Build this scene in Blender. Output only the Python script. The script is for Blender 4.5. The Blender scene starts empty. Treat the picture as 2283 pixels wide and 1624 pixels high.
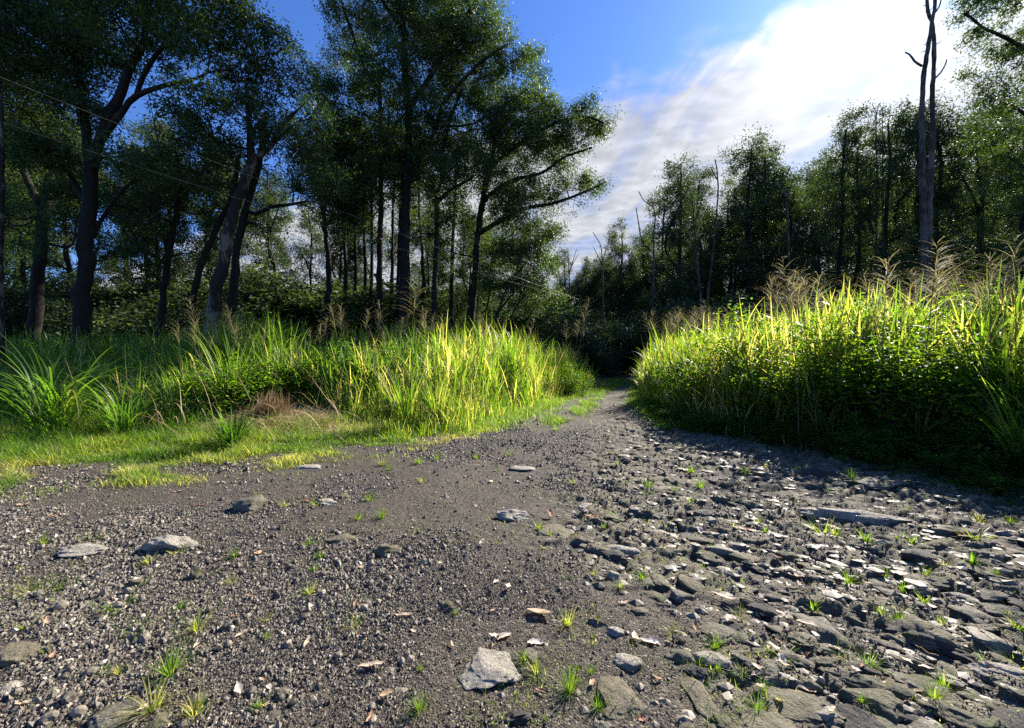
import bpy, math
import numpy as np
from mathutils import Vector
D = bpy.data
SC = bpy.context.scene
COL = SC.collection
R = math.radians

# ------------------------------------------------------------------ camera
CAMZ = 1.5
cam_d = D.cameras.new('camera'); cam = D.objects.new('camera', cam_d); COL.objects.link(cam)
cam.location = (0, 0, CAMZ); cam.rotation_euler = (R(90), 0, 0)
cam_d.sensor_width = 36.0; cam_d.lens = 36.0 * 858 / 2283
cam_d.shift_y = -12 / 2283
cam_d.clip_start = 0.05; cam_d.clip_end = 2000
SC.camera = cam
F = 858.0; HX = 1141.5; HY = 800.0

def P(px, py, d):                       # a direction seen in the photograph, at a real distance d
    return np.array([(px - HX) / F * d, d, CAMZ + (HY - py) / F * d])

def G(px, py):                          # a point on level ground
    d = CAMZ * F / (py - HY)
    return (px - HX) / F * d, d

# ------------------------------------------------------------------ light
SUN_AZ, SUN_EL = 44.7, 34.8
sun_dir = np.array([math.sin(R(SUN_AZ)) * math.cos(R(SUN_EL)), math.cos(R(SUN_AZ)) * math.cos(R(SUN_EL)), math.sin(R(SUN_EL))])
sl = D.lights.new('sun', 'SUN'); so = D.objects.new('sun', sl); COL.objects.link(so)
sl.energy = 5.0; sl.angle = R(0.53); sl.color = (1.0, 0.925, 0.81)
so.rotation_euler = Vector(sun_dir).to_track_quat('Z', 'Y').to_euler()
so.location = (30, 30, 40)

SC.view_settings.view_transform = 'Standard'; SC.view_settings.look = 'None'
SC.view_settings.exposure = 1.62; SC.view_settings.gamma = 1.0
SC.render.engine = 'CYCLES'
cy = SC.cycles
cy.max_bounces = 6; cy.diffuse_bounces = 3; cy.glossy_bounces = 2; cy.transmission_bounces = 4; cy.transparent_max_bounces = 4
cy.sample_clamp_indirect = 4.0
cy.use_denoising = False

W = D.worlds.new('World'); SC.world = W; W.use_nodes = True
nt = W.node_tree; nt.nodes.clear()
def N(nt, typ, **kw):
    n = nt.nodes.new(typ)
    for k, v in kw.items():
        if k == 'ins':
            for i, x in v.items():
                if hasattr(x, 'links') or isinstance(x, bpy.types.NodeSocket): nt.links.new(x, n.inputs[i])
                else: n.inputs[i].default_value = x
        else: setattr(n, k, v)
    return n
def M2(nt, op, a, b=0.0, c=0.0, clamp=False):
    n = nt.nodes.new('ShaderNodeMath'); n.operation = op; n.use_clamp = clamp
    for i, x in enumerate((a, b, c)):
        if isinstance(x, bpy.types.NodeSocket): nt.links.new(x, n.inputs[i])
        else: n.inputs[i].default_value = x
    return n.outputs[0]
def MR(nt, v, a, b, c=0.0, d=1.0, smooth=True):
    n = nt.nodes.new('ShaderNodeMapRange'); n.interpolation_type = 'SMOOTHSTEP' if smooth else 'LINEAR'
    nt.links.new(v, n.inputs[0])
    for i, x in zip((1, 2, 3, 4), (a, b, c, d)): n.inputs[i].default_value = x
    return n.outputs[0]
def MIX(nt, f, a, b, blend='MIX'):
    n = nt.nodes.new('ShaderNodeMix'); n.data_type = 'RGBA'; n.blend_type = blend
    for i, x in ((0, f), (6, a), (7, b)):
        if isinstance(x, bpy.types.NodeSocket): nt.links.new(x, n.inputs[i])
        elif i == 0: n.inputs[0].default_value = x
        else: n.inputs[i].default_value = (*x, 1.0)
    return n.outputs[2]

sky = N(nt, 'ShaderNodeTexSky', sky_type='NISHITA', sun_disc=False, sun_elevation=R(SUN_EL), sun_rotation=R(SUN_AZ),
        altitude=300, air_density=1.0, dust_density=0.4, ozone_density=2.5)
tc = N(nt, 'ShaderNodeTexCoord')
sep = N(nt, 'ShaderNodeSeparateXYZ', ins={0: tc.outputs['Generated']})
zc = M2(nt, 'MAXIMUM', sep.outputs[2], 0.06)
u = M2(nt, 'DIVIDE', sep.outputs[0], zc); v = M2(nt, 'DIVIDE', sep.outputs[1], zc)
uv = N(nt, 'ShaderNodeCombineXYZ', ins={0: u, 1: v, 2: 0.0})
mp = N(nt, 'ShaderNodeMapping', ins={0: uv.outputs[0], 2: (0, 0, R(-38)), 3: (2.1, 1.0, 1.0)})   # long streaks
n1 = N(nt, 'ShaderNodeTexNoise', ins={'Vector': mp.outputs[0], 'Scale': 1.3, 'Detail': 7.0, 'Roughness': 0.55, 'Distortion': 0.5})
mp2 = N(nt, 'ShaderNodeMapping', ins={0: uv.outputs[0], 2: (0, 0, R(25)), 3: (1.3, 2.0, 1.0)})
n2 = N(nt, 'ShaderNodeTexNoise', ins={'Vector': mp2.outputs[0], 'Scale': 5.0, 'Detail': 5.0, 'Roughness': 0.5, 'Distortion': 0.3})
ns = M2(nt, 'ADD', M2(nt, 'MULTIPLY', M2(nt, 'SUBTRACT', n1.outputs[0], 0.5), 0.85), M2(nt, 'MULTIPLY', M2(nt, 'SUBTRACT', n2.outputs[0], 0.5), 0.5))
f = M2(nt, 'SUBTRACT', M2(nt, 'ADD', M2(nt, 'MULTIPLY', u, 0.6), v), 1.53)
f = M2(nt, 'MINIMUM', f, 0.55)
mask = MR(nt, M2(nt, 'ADD', f, ns), -0.06, 0.34)
dots = N(nt, 'ShaderNodeVectorMath', operation='DOT_PRODUCT', ins={0: tc.outputs['Generated'], 1: tuple(sun_dir)})
dp = M2(nt, 'MAXIMUM', dots.outputs['Value'], 0.0)
g1 = M2(nt, 'POWER', dp, 60.0); g2 = M2(nt, 'POWER', dp, 9.0)
thick = MR(nt, n2.outputs[0], 0.35, 0.7)
# thin cloud scatters the sunlight forward: brighter towards the sun
cl = M2(nt, 'ADD', M2(nt, 'ADD', M2(nt, 'MULTIPLY', g1, 3.0), M2(nt, 'MULTIPLY', g2, .75)), M2(nt, 'ADD', 1.95, M2(nt, 'ADD', M2(nt, 'MULTIPLY', thick, .8), M2(nt, 'MULTIPLY', MR(nt, n1.outputs[0], .35, .65), 1.0))))
clc = N(nt, 'ShaderNodeVectorMath', operation='SCALE', ins={0: (0.83, 0.85, 0.895), 'Scale': cl})
skyc = MIX(nt, 1.0, sky.outputs[0], (0.345, 0.53, 0.87), 'MULTIPLY')
wisp = MR(nt, n1.outputs[0], .30, .58, .72, .98)
mixc = MIX(nt, M2(nt, 'MULTIPLY', mask, wisp), skyc, clc.outputs[0])
bg = N(nt, 'ShaderNodeBackground', ins={0: mixc, 1: 0.085})
N(nt, 'ShaderNodeOutputWorld', ins={0: bg.outputs[0]})

# ------------------------------------------------------------------ noise in numpy
def _h(ix, iy, s, iz=0):
    n = (ix.astype(np.int64) * 374761393 + iy.astype(np.int64) * 668265263 + np.int64(s) * 1274126177 + (iz if np.isscalar(iz) else iz.astype(np.int64)) * 2147483647 * 3) & 0xFFFFFFFF
    n = ((n ^ (n >> 13)) * 1274126177) & 0xFFFFFFFF
    n = ((n ^ (n >> 16)) * 2246822519) & 0xFFFFFFFF
    return ((n ^ (n >> 15)) & 0xFFFFFF) / float(0xFFFFFF)
def vnoise(x, y, s=0):
    ix = np.floor(x); iy = np.floor(y); fx = x - ix; fy = y - iy
    fx = fx * fx * (3 - 2 * fx); fy = fy * fy * (3 - 2 * fy)
    a = _h(ix, iy, s); b = _h(ix + 1, iy, s); c = _h(ix, iy + 1, s); d = _h(ix + 1, iy + 1, s)
    return (a + (b - a) * fx) * (1 - fy) + (c + (d - c) * fx) * fy
def fbm(x, y, o=4, s=0):
    r = 0; a = 0.5
    for i in range(o):
        r = r + a * (vnoise(x, y, s + i) - 0.5); x = x * 2.03 + 3.1; y = y * 2.03 + 7.7; a *= 0.5
    return r * 2
def vnoise3(x, y, z, s=0):
    ix, iy, iz = np.floor(x), np.floor(y), np.floor(z); fx, fy, fz = x - ix, y - iy, z - iz
    fx, fy, fz = [t * t * (3 - 2 * t) for t in (fx, fy, fz)]
    def L(k):
        a = _h(ix, iy, s, iz + k); b = _h(ix + 1, iy, s, iz + k); c = _h(ix, iy + 1, s, iz + k); d = _h(ix + 1, iy + 1, s, iz + k)
        return (a + (b - a) * fx) * (1 - fy) + (c + (d - c) * fx) * fy
    return L(0) * (1 - fz) + L(1) * fz
def voronoi(x, y, s=0):
    ix = np.floor(x); iy = np.floor(y)
    f1 = np.full(x.shape, 9.0); f2 = np.full(x.shape, 9.0); cid = np.zeros(x.shape)
    for dx in (-1, 0, 1):
        for dy in (-1, 0, 1):
            cx = ix + dx; cyy = iy + dy
            px = cx + _h(cx, cyy, s); py = cyy + _h(cx, cyy, s + 17)
            d = np.hypot(px - x, py - y); c = _h(cx, cyy, s + 31)
            m = d < f1
            f2 = np.where(m, f1, np.minimum(f2, d)); cid = np.where(m, c, cid); f1 = np.where(m, d, f1)
    return f1, f2, cid
def sstep(a, b, x):
    t = np.clip((x - a) / (b - a), 0, 1); return t * t * (3 - 2 * t)

# ------------------------------------------------------------------ layout of the place
EL = np.array([(-60, 5.0), (-20, 5.2), (-7.1, 5.36), (-3.93, 5.7), (-2.77, 6.96), (-.92, 7.8), (0, 9.9), (1.8, 14.3), (3.9, 17.9), (5.6, 21.4), (8.3, 30), (13, 45), (60, 60)])
ER = np.array([(-5, 6.5), (0, 6.0), (2, 5.7), (3.9, 5.25), (4.6, 5.15), (6.1, 4.95), (6.8, 4.35), (8, 3.45), (12.9, 4.25), (18.4, 6.1), (25.7, 8.2), (35, 11.5), (45, 17), (60, 80)])
BR = np.array([(0, 1.1), (1.5, .95), (2, .85), (2.6, .42), (3.7, .2), (6.4, .95), (10, 2.4), (16, 4.6), (30, 9), (60, 30)])
def dl(x, y): return (y - np.interp(x, EL[:, 0], EL[:, 1])) * np.interp(x, [-3, 0, 4], [1, .75, .6])
def dr(x, y): return x - np.interp(y, ER[:, 0], ER[:, 1])
def rocky(x, y):
    w = 0.35 + 0.08 * y
    return sstep(-w * .6, w, x - np.interp(y, BR[:, 0], BR[:, 1]) + 0.9 * fbm(x * 1.3, y * 1.3, 3, 5)) * (1 - 0.55 * sstep(9, 16, y))
def macro(x, y):
    h = 0.05 * fbm(x * .35, y * .35, 3, 1) + 0.03 * fbm(x * 1.1, y * 1.1, 2, 9)
    h = h + 0.55 * sstep(1.5, 7, dl(x, y)) + 0.35 * sstep(0.3, 4, dr(x, y))
    return h
def height(x, y, micro=True):
    x = np.asarray(x, float); y = np.asarray(y, float)
    h = macro(x, y)
    rk = rocky(x, y) * (1 - sstep(-.2, .8, dr(x, y)) * .7) * (1 - sstep(-.3, .3, dl(x, y)))
    gz = (1 - rk)
    ca, sa = math.cos(R(-24)), math.sin(R(-24))
    xr = x * ca - y * sa; yr = x * sa + y * ca
    wx = xr + .10 * fbm(x * 3, y * 3, 2, 3); wy = yr + .10 * fbm(x * 3 + 9, y * 3, 2, 4)
    f1, f2, c = voronoi(wx * 3.0, wy * 5.2, 2)
    st = sstep(0.02, .34, f2 - f1) * (0.25 + c * .75) * 0.062 * (c > .25) * .85
    f1b, f2b, cb = voronoi(wx * 8, wy * 13, 6)
    st2 = sstep(0.02, .4, f2b - f1b) * cb * 0.024
    lam = fbm(xr * 3, yr * 22, 3, 8) * .014
    h = h + rk * (st + st2 * (1 - .5 * sstep(.02, .05, st)) + lam + .028 * fbm(x * 9, y * 9, 4, 12) - .02)
    h = h + gz * (.012 * fbm(x * 6, y * 6, 3, 14) + .007 * fbm(x * 28, y * 28, 3, 15))
    return h

# ------------------------------------------------------------------ mesh helpers
def mesh_from(name, chunks, mat, smooth=True, attr=None):
    """chunks: list of (verts Nx3, faces Mxk); attr: {'tint': per-vertex array}"""
    V = np.concatenate([c[0] for c in chunks]) if len(chunks) > 1 else chunks[0][0]
    loops = []; sizes = []; off = 0
    for vv, ff in chunks:
        loops.append((ff + off).ravel()); sizes.append(np.full(len(ff), ff.shape[1], np.int32)); off += len(vv)
    loops = np.concatenate(loops).astype(np.int32); sizes = np.concatenate(sizes)
    me = D.meshes.new(name)
    me.vertices.add(len(V)); me.vertices.foreach_set('co', V.astype(np.float32).ravel())
    me.loops.add(len(loops)); me.loops.foreach_set('vertex_index', loops)
    me.polygons.add(len(sizes))
    st = np.concatenate([[0], np.cumsum(sizes)[:-1]]).astype(np.int32)
    me.polygons.foreach_set('loop_start', st)
    me.update(calc_edges=True)
    me.polygons.foreach_set('use_smooth', np.full(len(sizes), smooth, bool))
    if attr:
        for k, a in attr.items():
            at = me.attributes.new(k, 'FLOAT', 'POINT'); at.data.foreach_set('value', np.asarray(a, np.float32).ravel())
    if mat is not None:
        for m in (mat if isinstance(mat, (list, tuple)) else [mat]): me.materials.append(m)
    return me
def tagp(o, label=None, cat=None, group=None, kind=None):
    if label: o['label'] = label
    if cat: o['category'] = cat
    if group: o['group'] = group
    if kind: o['kind'] = kind
    return o
def obj(name, me, parent=None, loc=(0, 0, 0), rot=(0, 0, 0), scale=(1, 1, 1), **kw):
    o = D.objects.new(name, me); COL.objects.link(o); o.parent = parent
    o.location = loc; o.rotation_euler = rot
    o.scale = (scale,) * 3 if np.isscalar(scale) else scale
    return tagp(o, **kw)
def empty(name, loc=(0, 0, 0), rot=(0, 0, 0), scale=(1, 1, 1), **kw): return obj(name, None, None, loc, rot, scale, **kw)
def copy_thing(root, loc, rot=(0, 0, 0), scale=(1, 1, 1), label=None, group=None):
    r = root.copy(); COL.objects.link(r); r.location = loc; r.rotation_euler = rot
    r.scale = (scale,) * 3 if np.isscalar(scale) else scale
    for ch in list(root.children):
        c = ch.copy(); COL.objects.link(c); c.parent = r
    if label: r['label'] = label
    if group: r['group'] = group
    elif 'group' in r: del r['group']
    return r

def tube(pts, rad, k=6, cap=True):
    pts = np.asarray(pts, float); rad = np.asarray(rad, float); n = len(pts)
    t = np.gradient(pts, axis=0); t /= np.linalg.norm(t, axis=1)[:, None] + 1e-9
    a = np.cross(t[0], (0, 0, 1.0)) if abs(t[0][2]) < .9 else np.cross(t[0], (1.0, 0, 0)); a /= np.linalg.norm(a)
    rows = []; ang = np.arange(k) * 2 * np.pi / k
    for i in range(n):
        a = a - t[i] * a.dot(t[i]); a /= np.linalg.norm(a) + 1e-9
        b = np.cross(t[i], a)
        rows.append(pts[i] + rad[i] * (np.cos(ang)[:, None] * a + np.sin(ang)[:, None] * b))
    V = np.concatenate(rows)
    i, j = np.meshgrid(np.arange(n - 1), np.arange(k), indexing='ij')
    j2 = (j + 1) % k
    Fq = np.stack([i * k + j, i * k + j2, (i + 1) * k + j2, (i + 1) * k + j], -1).reshape(-1, 4)
    return V, Fq
def merge(ch):
    V = []; Fs = []; off = 0
    for v, f_ in ch: V.append(v); Fs.append(f_ + off); off += len(v)
    return np.concatenate(V), np.concatenate(Fs)
def smooth_path(pts, n):
    pts = np.asarray(pts, float); m = len(pts)
    d = np.concatenate([[0], np.cumsum(np.linalg.norm(np.diff(pts, axis=0), axis=1))]); tt = np.linspace(0, d[-1], n)
    ext = np.vstack([2 * pts[0] - pts[1], pts, 2 * pts[-1] - pts[-2]])
    out = []
    for t in tt:
        i = min(max(np.searchsorted(d, t, 'right') - 1, 0), m - 2); s = (t - d[i]) / (d[i + 1] - d[i] + 1e-9)
        p0, p1, p2, p3 = ext[i:i + 4]
        out.append(.5 * ((2 * p1) + (-p0 + p2) * s + (2 * p0 - 5 * p1 + 4 * p2 - p3) * s * s + (-p0 + 3 * p1 - 3 * p2 + p3) * s ** 3))
    return np.array(out)

def leaves(rg, pos, L, Wd, droop=0.6, up=0.0, upface=0.35):
    """diamond leaves; pos Nx3"""
    n = len(pos)
    L = L * rg.uniform(.65, 1.25, n); Wd = Wd * rg.uniform(.7, 1.25, n)
    d = rg.normal(size=(n, 3)); d[:, 2] = d[:, 2] * .5 - droop + up; d /= np.linalg.norm(d, axis=1)[:, None]
    nn = rg.normal(size=(n, 3)); nn[:, 2] += upface
    s = np.cross(d, nn); s /= np.linalg.norm(s, axis=1)[:, None] + 1e-9
    b = pos
    m = b + d * (L * .42)[:, None]
    V = np.stack([b, m + s * (Wd / 2)[:, None], b + d * L[:, None], m - s * (Wd / 2)[:, None]], 1).reshape(-1, 3)
    return V, np.arange(4 * n).reshape(-1, 4)
def ovals(rg, pos, dirs, nrm, L, Wd, fold=.25):
    """oval leaf of 6 vertices, folded along the midrib: pos, dirs, nrm Nx3; L, Wd N"""
    s = np.cross(dirs, nrm); s /= np.linalg.norm(s, axis=1)[:, None] + 1e-9
    k = np.cross(s, dirs)
    L = L[:, None]; w = Wd[:, None] / 2
    up = k * w * fold
    V = np.stack([pos, pos + dirs * L * .3 + s * w + up, pos + dirs * L * .7 + s * w * .8 + up - k * L * .05, pos + dirs * L - k * L * .12,
                  pos + dirs * L * .7 - s * w * .8 + up - k * L * .05, pos + dirs * L * .3 - s * w + up], 1).reshape(-1, 3)
    n = len(pos); o = np.arange(n)[:, None] * 6
    Fq = np.concatenate([o + np.array([0, 1, 2, 3]), o + np.array([0, 3, 4, 5])])
    return V, Fq
def blades(rg, pos, L, Wd, az, lean, curve, S=5, twist=.6):
    n = len(pos); t = np.linspace(0, 1, S + 1); tm = (t[1:] + t[:-1]) / 2
    th = lean[:, None] + curve[:, None] * tm[None] ** 1.4
    seg = (L / S)[:, None]
    r = np.concatenate([np.zeros((n, 1)), np.cumsum(np.sin(th) * seg, 1)], 1)
    z = np.concatenate([np.zeros((n, 1)), np.cumsum(np.cos(th) * seg, 1)], 1)
    ca, sa = np.cos(az)[:, None], np.sin(az)[:, None]
    C = np.stack([pos[:, 0:1] + r * ca, pos[:, 1:2] + r * sa, pos[:, 2:3] + z], -1)
    tw = rg.uniform(-twist, twist, n)[:, None] * np.ones_like(r) + az[:, None] + np.pi / 2
    wp = Wd[:, None] * np.minimum(1, .45 + 2.2 * t[None]) * (1 - t[None] ** 2.4) * .5 + .0004
    sv = np.stack([np.cos(tw), np.sin(tw), np.zeros_like(tw)], -1) * wp[..., None]
    V = np.stack([C - sv, C + sv], 2).reshape(-1, 3)
    o = (np.arange(n) * (S + 1) * 2)[:, None] + (np.arange(S) * 2)[None]
    Fq = np.stack([o, o + 1, o + 3, o + 2], -1).reshape(-1, 4)
    return V, Fq
def rep(a, k): return np.repeat(a, k)

# ------------------------------------------------------------------ materials
def mat(name):
    m = D.materials.new(name); m.use_nodes = True; m.node_tree.nodes.clear(); return m, m.node_tree
def ramp(nt, fac, stops):
    n = nt.nodes.new('ShaderNodeValToRGB'); nt.links.new(fac, n.inputs[0]); cr = n.color_ramp
    while len(cr.elements) < len(stops): cr.elements.new(.5)
    for e, (p, c) in zip(cr.elements, stops): e.position = p; e.color = (*c, 1)
    return n.outputs[0]
def finish(nt, bsdf): N(nt, 'ShaderNodeOutputMaterial', ins={0: bsdf})
def leaf_mat(name, stops, trans=0.4, rough=0.4, spec=0.4, tgain=(1.6, 2.0, .6), objvar=0.12):
    m, nt = mat(name)
    a = N(nt, 'ShaderNodeAttribute', attribute_name='tint')
    oi = N(nt, 'ShaderNodeObjectInfo')
    fac = M2(nt, 'ADD', a.outputs['Fac'], M2(nt, 'MULTIPLY', M2(nt, 'SUBTRACT', oi.outputs['Random'], .5), objvar), clamp=True)
    c = ramp(nt, fac, stops)
    ct = MIX(nt, 1.0, c, tgain, 'MULTIPLY')
    b = N(nt, 'ShaderNodeBsdfPrincipled', ins={'Base Color': c, 'Roughness': rough, 'Specular IOR Level': spec})
    t = N(nt, 'ShaderNodeBsdfTranslucent', ins={0: ct})
    mx = N(nt, 'ShaderNodeMixShader', ins={0: trans, 1: b.outputs[0], 2: t.outputs[0]})
    finish(nt, mx.outputs[0]); return m
M_GRASS = leaf_mat('grass_blades', [(0, (.02, .06, .014)), (.4, (.06, .12, .016)), (.7, (.105, .17, .02)), (.9, (.22, .23, .06)), (1, (.40, .33, .17))], .55, .45, .35, (2.4, 2.6, .9))
M_DRY = leaf_mat('dry_grass', [(0, (.16, .10, .05)), (.5, (.40, .30, .17)), (1, (.60, .50, .33))], .25, .7, .2, (1.1, 1.0, .8))
M_SEED = leaf_mat('seed_heads', [(0, (.16, .15, .075)), (1, (.36, .33, .2))], .4, .7, .2, (1.5, 1.4, 1.0))
M_SHRUB = leaf_mat('shrub_leaves', [(0, (.02, .055, .012)), (.6, (.055, .12, .014)), (1, (.13, .18, .02))], .55, .5, .15, (2.6, 2.7, .7))
M_EUC = leaf_mat('eucalypt_leaves', [(0, (.018, .038, .016)), (.6, (.042, .070, .021)), (1, (.09, .13, .035))], .33, .55, .25, (2.4, 2.6, .7), .25)
M_EUCF = leaf_mat('far_tree_leaves', [(0, (.02, .038, .018)), (.6, (.04, .066, .027)), (1, (.08, .11, .04))], .3, .6, .22, (2.3, 2.4, .8), .35)
M_FEATH = leaf_mat('feathery_leaves', [(0, (.03, .065, .02)), (1, (.07, .12, .035))], .35, .5, .3, (1.8, 2.0, .8))
M_LITTER = leaf_mat('fallen_leaves', [(0, (.10, .045, .03)), (.35, (.26, .12, .06)), (.6, (.38, .27, .17)), (1, (.58, .50, .42))], .15, .6, .3, (1.1, 1.0, .8))

def bark_mat(name, dark, light, patch=.55, sc=1.0):
    m, nt = mat(name)
    tc = N(nt, 'ShaderNodeTexCoord')
    mp = N(nt, 'ShaderNodeMapping', ins={0: tc.outputs['Object'], 3: (9 * sc, 9 * sc, 1.6 * sc)})
    n1 = N(nt, 'ShaderNodeTexNoise', ins={'Vector': mp.outputs[0], 'Scale': 2.0, 'Detail': 8.0, 'Roughness': .65})
    n2 = N(nt, 'ShaderNodeTexNoise', ins={'Vector': tc.outputs['Object'], 'Scale': 1.1, 'Detail': 3.0})
    pm = MR(nt, M2(nt, 'ADD', n2.outputs[0], M2(nt, 'MULTIPLY', M2(nt, 'SUBTRACT', n1.outputs[0], .5), .5)), patch - .05, patch + .07)
    c = MIX(nt, pm, ramp(nt, n1.outputs[0], [(.3, tuple(x * .5 for x in dark)), (.7, tuple(x * 1.5 for x in dark))]), ramp(nt, n1.outputs[0], [(.3, tuple(x * .6 for x in light)), (.7, light)]))
    bp = N(nt, 'ShaderNodeBump', ins={'Strength': .8, 'Distance': .03, 'Height': n1.outputs[0]})
    b = N(nt, 'ShaderNodeBsdfPrincipled', ins={'Base Color': c, 'Roughness': .85, 'Specular IOR Level': .2, 'Normal': bp.outputs[0]})
    finish(nt, b.outputs[0]); return m
M_BARK = bark_mat('dark_bark', (.016, .0135, .011), (.07, .056, .043), .66)
M_BARKP = bark_mat('pale_peeling_bark', (.022, .018, .015), (.17, .145, .115), .54)
M_DEAD = bark_mat('dead_grey_wood', (.04, .033, .028), (.12, .10, .085), .5)

def rock_mat(name, a, b_, spot, spotamt=.56, moss=None):
    m, nt = mat(name)
    tc = N(nt, 'ShaderNodeTexCoord'); ge = N(nt, 'ShaderNodeNewGeometry'); oi = N(nt, 'ShaderNodeObjectInfo')
    pv = N(nt, 'ShaderNodeVectorMath', operation='ADD', ins={0: ge.outputs['Position'], 1: oi.outputs['Random']})
    n1 = N(nt, 'ShaderNodeTexNoise', ins={'Vector': pv.outputs[0], 'Scale': 14.0, 'Detail': 8.0, 'Roughness': .7})
    n2 = N(nt, 'ShaderNodeTexNoise', ins={'Vector': pv.outputs[0], 'Scale': 70.0, 'Detail': 4.0, 'Roughness': .7})
    c = ramp(nt, n1.outputs[0], [(.3, a), (.7, b_)])
    c = MIX(nt, MR(nt, n2.outputs[0], spotamt, spotamt + .1), c, spot)
    if moss is not None:
        n3 = N(nt, 'ShaderNodeTexNoise', ins={'Vector': pv.outputs[0], 'Scale': 7.0, 'Detail': 5.0})
        c = MIX(nt, MR(nt, n3.outputs[0], .5, .62), c, moss)
    dk = MR(nt, n2.outputs[0], .3, .42, .35, 1.0)
    c = MIX(nt, 1.0, c, dk, 'MULTIPLY')
    hsum = M2(nt, 'ADD', n1.outputs[0], M2(nt, 'MULTIPLY', n2.outputs[0], .5))
    bp = N(nt, 'ShaderNodeBump', ins={'Strength': 1.0, 'Distance': .035, 'Height': hsum})
    b = N(nt, 'ShaderNodeBsdfPrincipled', ins={'Base Color': c, 'Roughness': .75, 'Specular IOR Level': .35, 'Normal': bp.outputs[0]})
    finish(nt, b.outputs[0]); return m
M_RPALE = rock_mat('pale_lichen_rock', (.16, .14, .11), (.34, .31, .26), (.44, .42, .38), .55)
M_RBROWN = rock_mat('olive_brown_rock', (.08, .07, .045), (.19, .165, .11), (.26, .25, .19), .6, (.07, .075, .03))
M_RGREY = rock_mat('grey_basalt', (.07, .063, .05), (.19, .172, .135), (.36, .33, .27), .58, (.075, .072, .032))
M_RDARK = rock_mat('black_cinder', (.025, .022, .02), (.065, .06, .053), (.15, .14, .125), .62)
M_RMOSS = rock_mat('mossy_rock', (.055, .052, .03), (.15, .135, .085), (.25, .25, .2), .6, (.06, .075, .02))

m, nt = mat('pebbles')
a = N(nt, 'ShaderNodeAttribute', attribute_name='tint')
c = ramp(nt, a.outputs['Fac'], [(0, (.03, .026, .02)), (.5, (.088, .075, .057)), (.8, (.17, .145, .11)), (.94, (.27, .23, .175)), (1, (.38, .33, .25))])
b = N(nt, 'ShaderNodeBsdfPrincipled', ins={'Base Color': c, 'Roughness': .6, 'Specular IOR Level': .45})
finish(nt, b.outputs[0]); M_PEB = m

# ground: cinder gravel, rock with moss, brown soil
m, nt = mat('ground')
ge = N(nt, 'ShaderNodeNewGeometry')
rk = N(nt, 'ShaderNodeAttribute', attribute_name='rock'); sl_ = N(nt, 'ShaderNodeAttribute', attribute_name='soil'); ht = N(nt, 'ShaderNodeAttribute', attribute_name='crest')
pos = ge.outputs['Position']
nA = N(nt, 'ShaderNodeTexNoise', ins={'Vector': pos, 'Scale': 1.6, 'Detail': 6.0, 'Roughness': .6})
nB = N(nt, 'ShaderNodeTexNoise', ins={'Vector': pos, 'Scale': 22.0, 'Detail': 8.0, 'Roughness': .7})
nC = N(nt, 'ShaderNodeTexNoise', ins={'Vector': pos, 'Scale': 110.0, 'Detail': 3.0, 'Roughness': .7})
vo = N(nt, 'ShaderNodeTexVoronoi', ins={'Vector': pos, 'Scale': 95.0, 'Randomness': 1.0})
vo2 = N(nt, 'ShaderNodeTexVoronoi', ins={'Vector': pos, 'Scale': 45.0, 'Randomness': 1.0})
vsep = N(nt, 'ShaderNodeSeparateColor', ins={0: vo.outputs['Color']})
grav = ramp(nt, vsep.outputs[0], [(0, (.024, .0205, .016)), (.6, (.06, .05, .039)), (.85, (.11, .093, .071)), (.97, (.20, .168, .125))])
grav = MIX(nt, MR(nt, nA.outputs[0], .45, .7, 0, .5), grav, (.058, .05, .042))
soil = ramp(nt, nB.outputs[0], [(.3, (.032, .026, .02)), (.7, (.085, .069, .053))])
rock = ramp(nt, nB.outputs[0], [(.28, (.045, .038, .024)), (.5, (.13, .113, .075)), (.7, (.24, .215, .155))])
moss = MIX(nt, MR(nt, N(nt, 'ShaderNodeTexNoise', ins={'Vector': pos, 'Scale': 5.0, 'Detail': 6.0, 'Roughness': .65}).outputs[0], .5, .62, 0, .7), rock, (.062, .062, .024))
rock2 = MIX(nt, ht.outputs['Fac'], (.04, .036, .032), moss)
rock2 = MIX(nt, MR(nt, nC.outputs[0], .6, .68, 0, .7), rock2, (.30, .29, .27))
c = MIX(nt, sl_.outputs['Fac'], grav, soil)
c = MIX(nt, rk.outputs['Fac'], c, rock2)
hh = M2(nt, 'ADD', M2(nt, 'MULTIPLY', M2(nt, 'SUBTRACT', 1.0, vo.outputs['Distance']), .6), M2(nt, 'ADD', M2(nt, 'MULTIPLY', nC.outputs[0], .35), nB.outputs[0]))
bp = N(nt, 'ShaderNodeBump', ins={'Strength': 1.0, 'Distance': .02, 'Height': hh})
b = N(nt, 'ShaderNodeBsdfPrincipled', ins={'Base Color': c, 'Roughness': .8, 'Specular IOR Level': .3, 'Normal': bp.outputs[0]})
finish(nt, b.outputs[0]); M_GROUND = m

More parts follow.
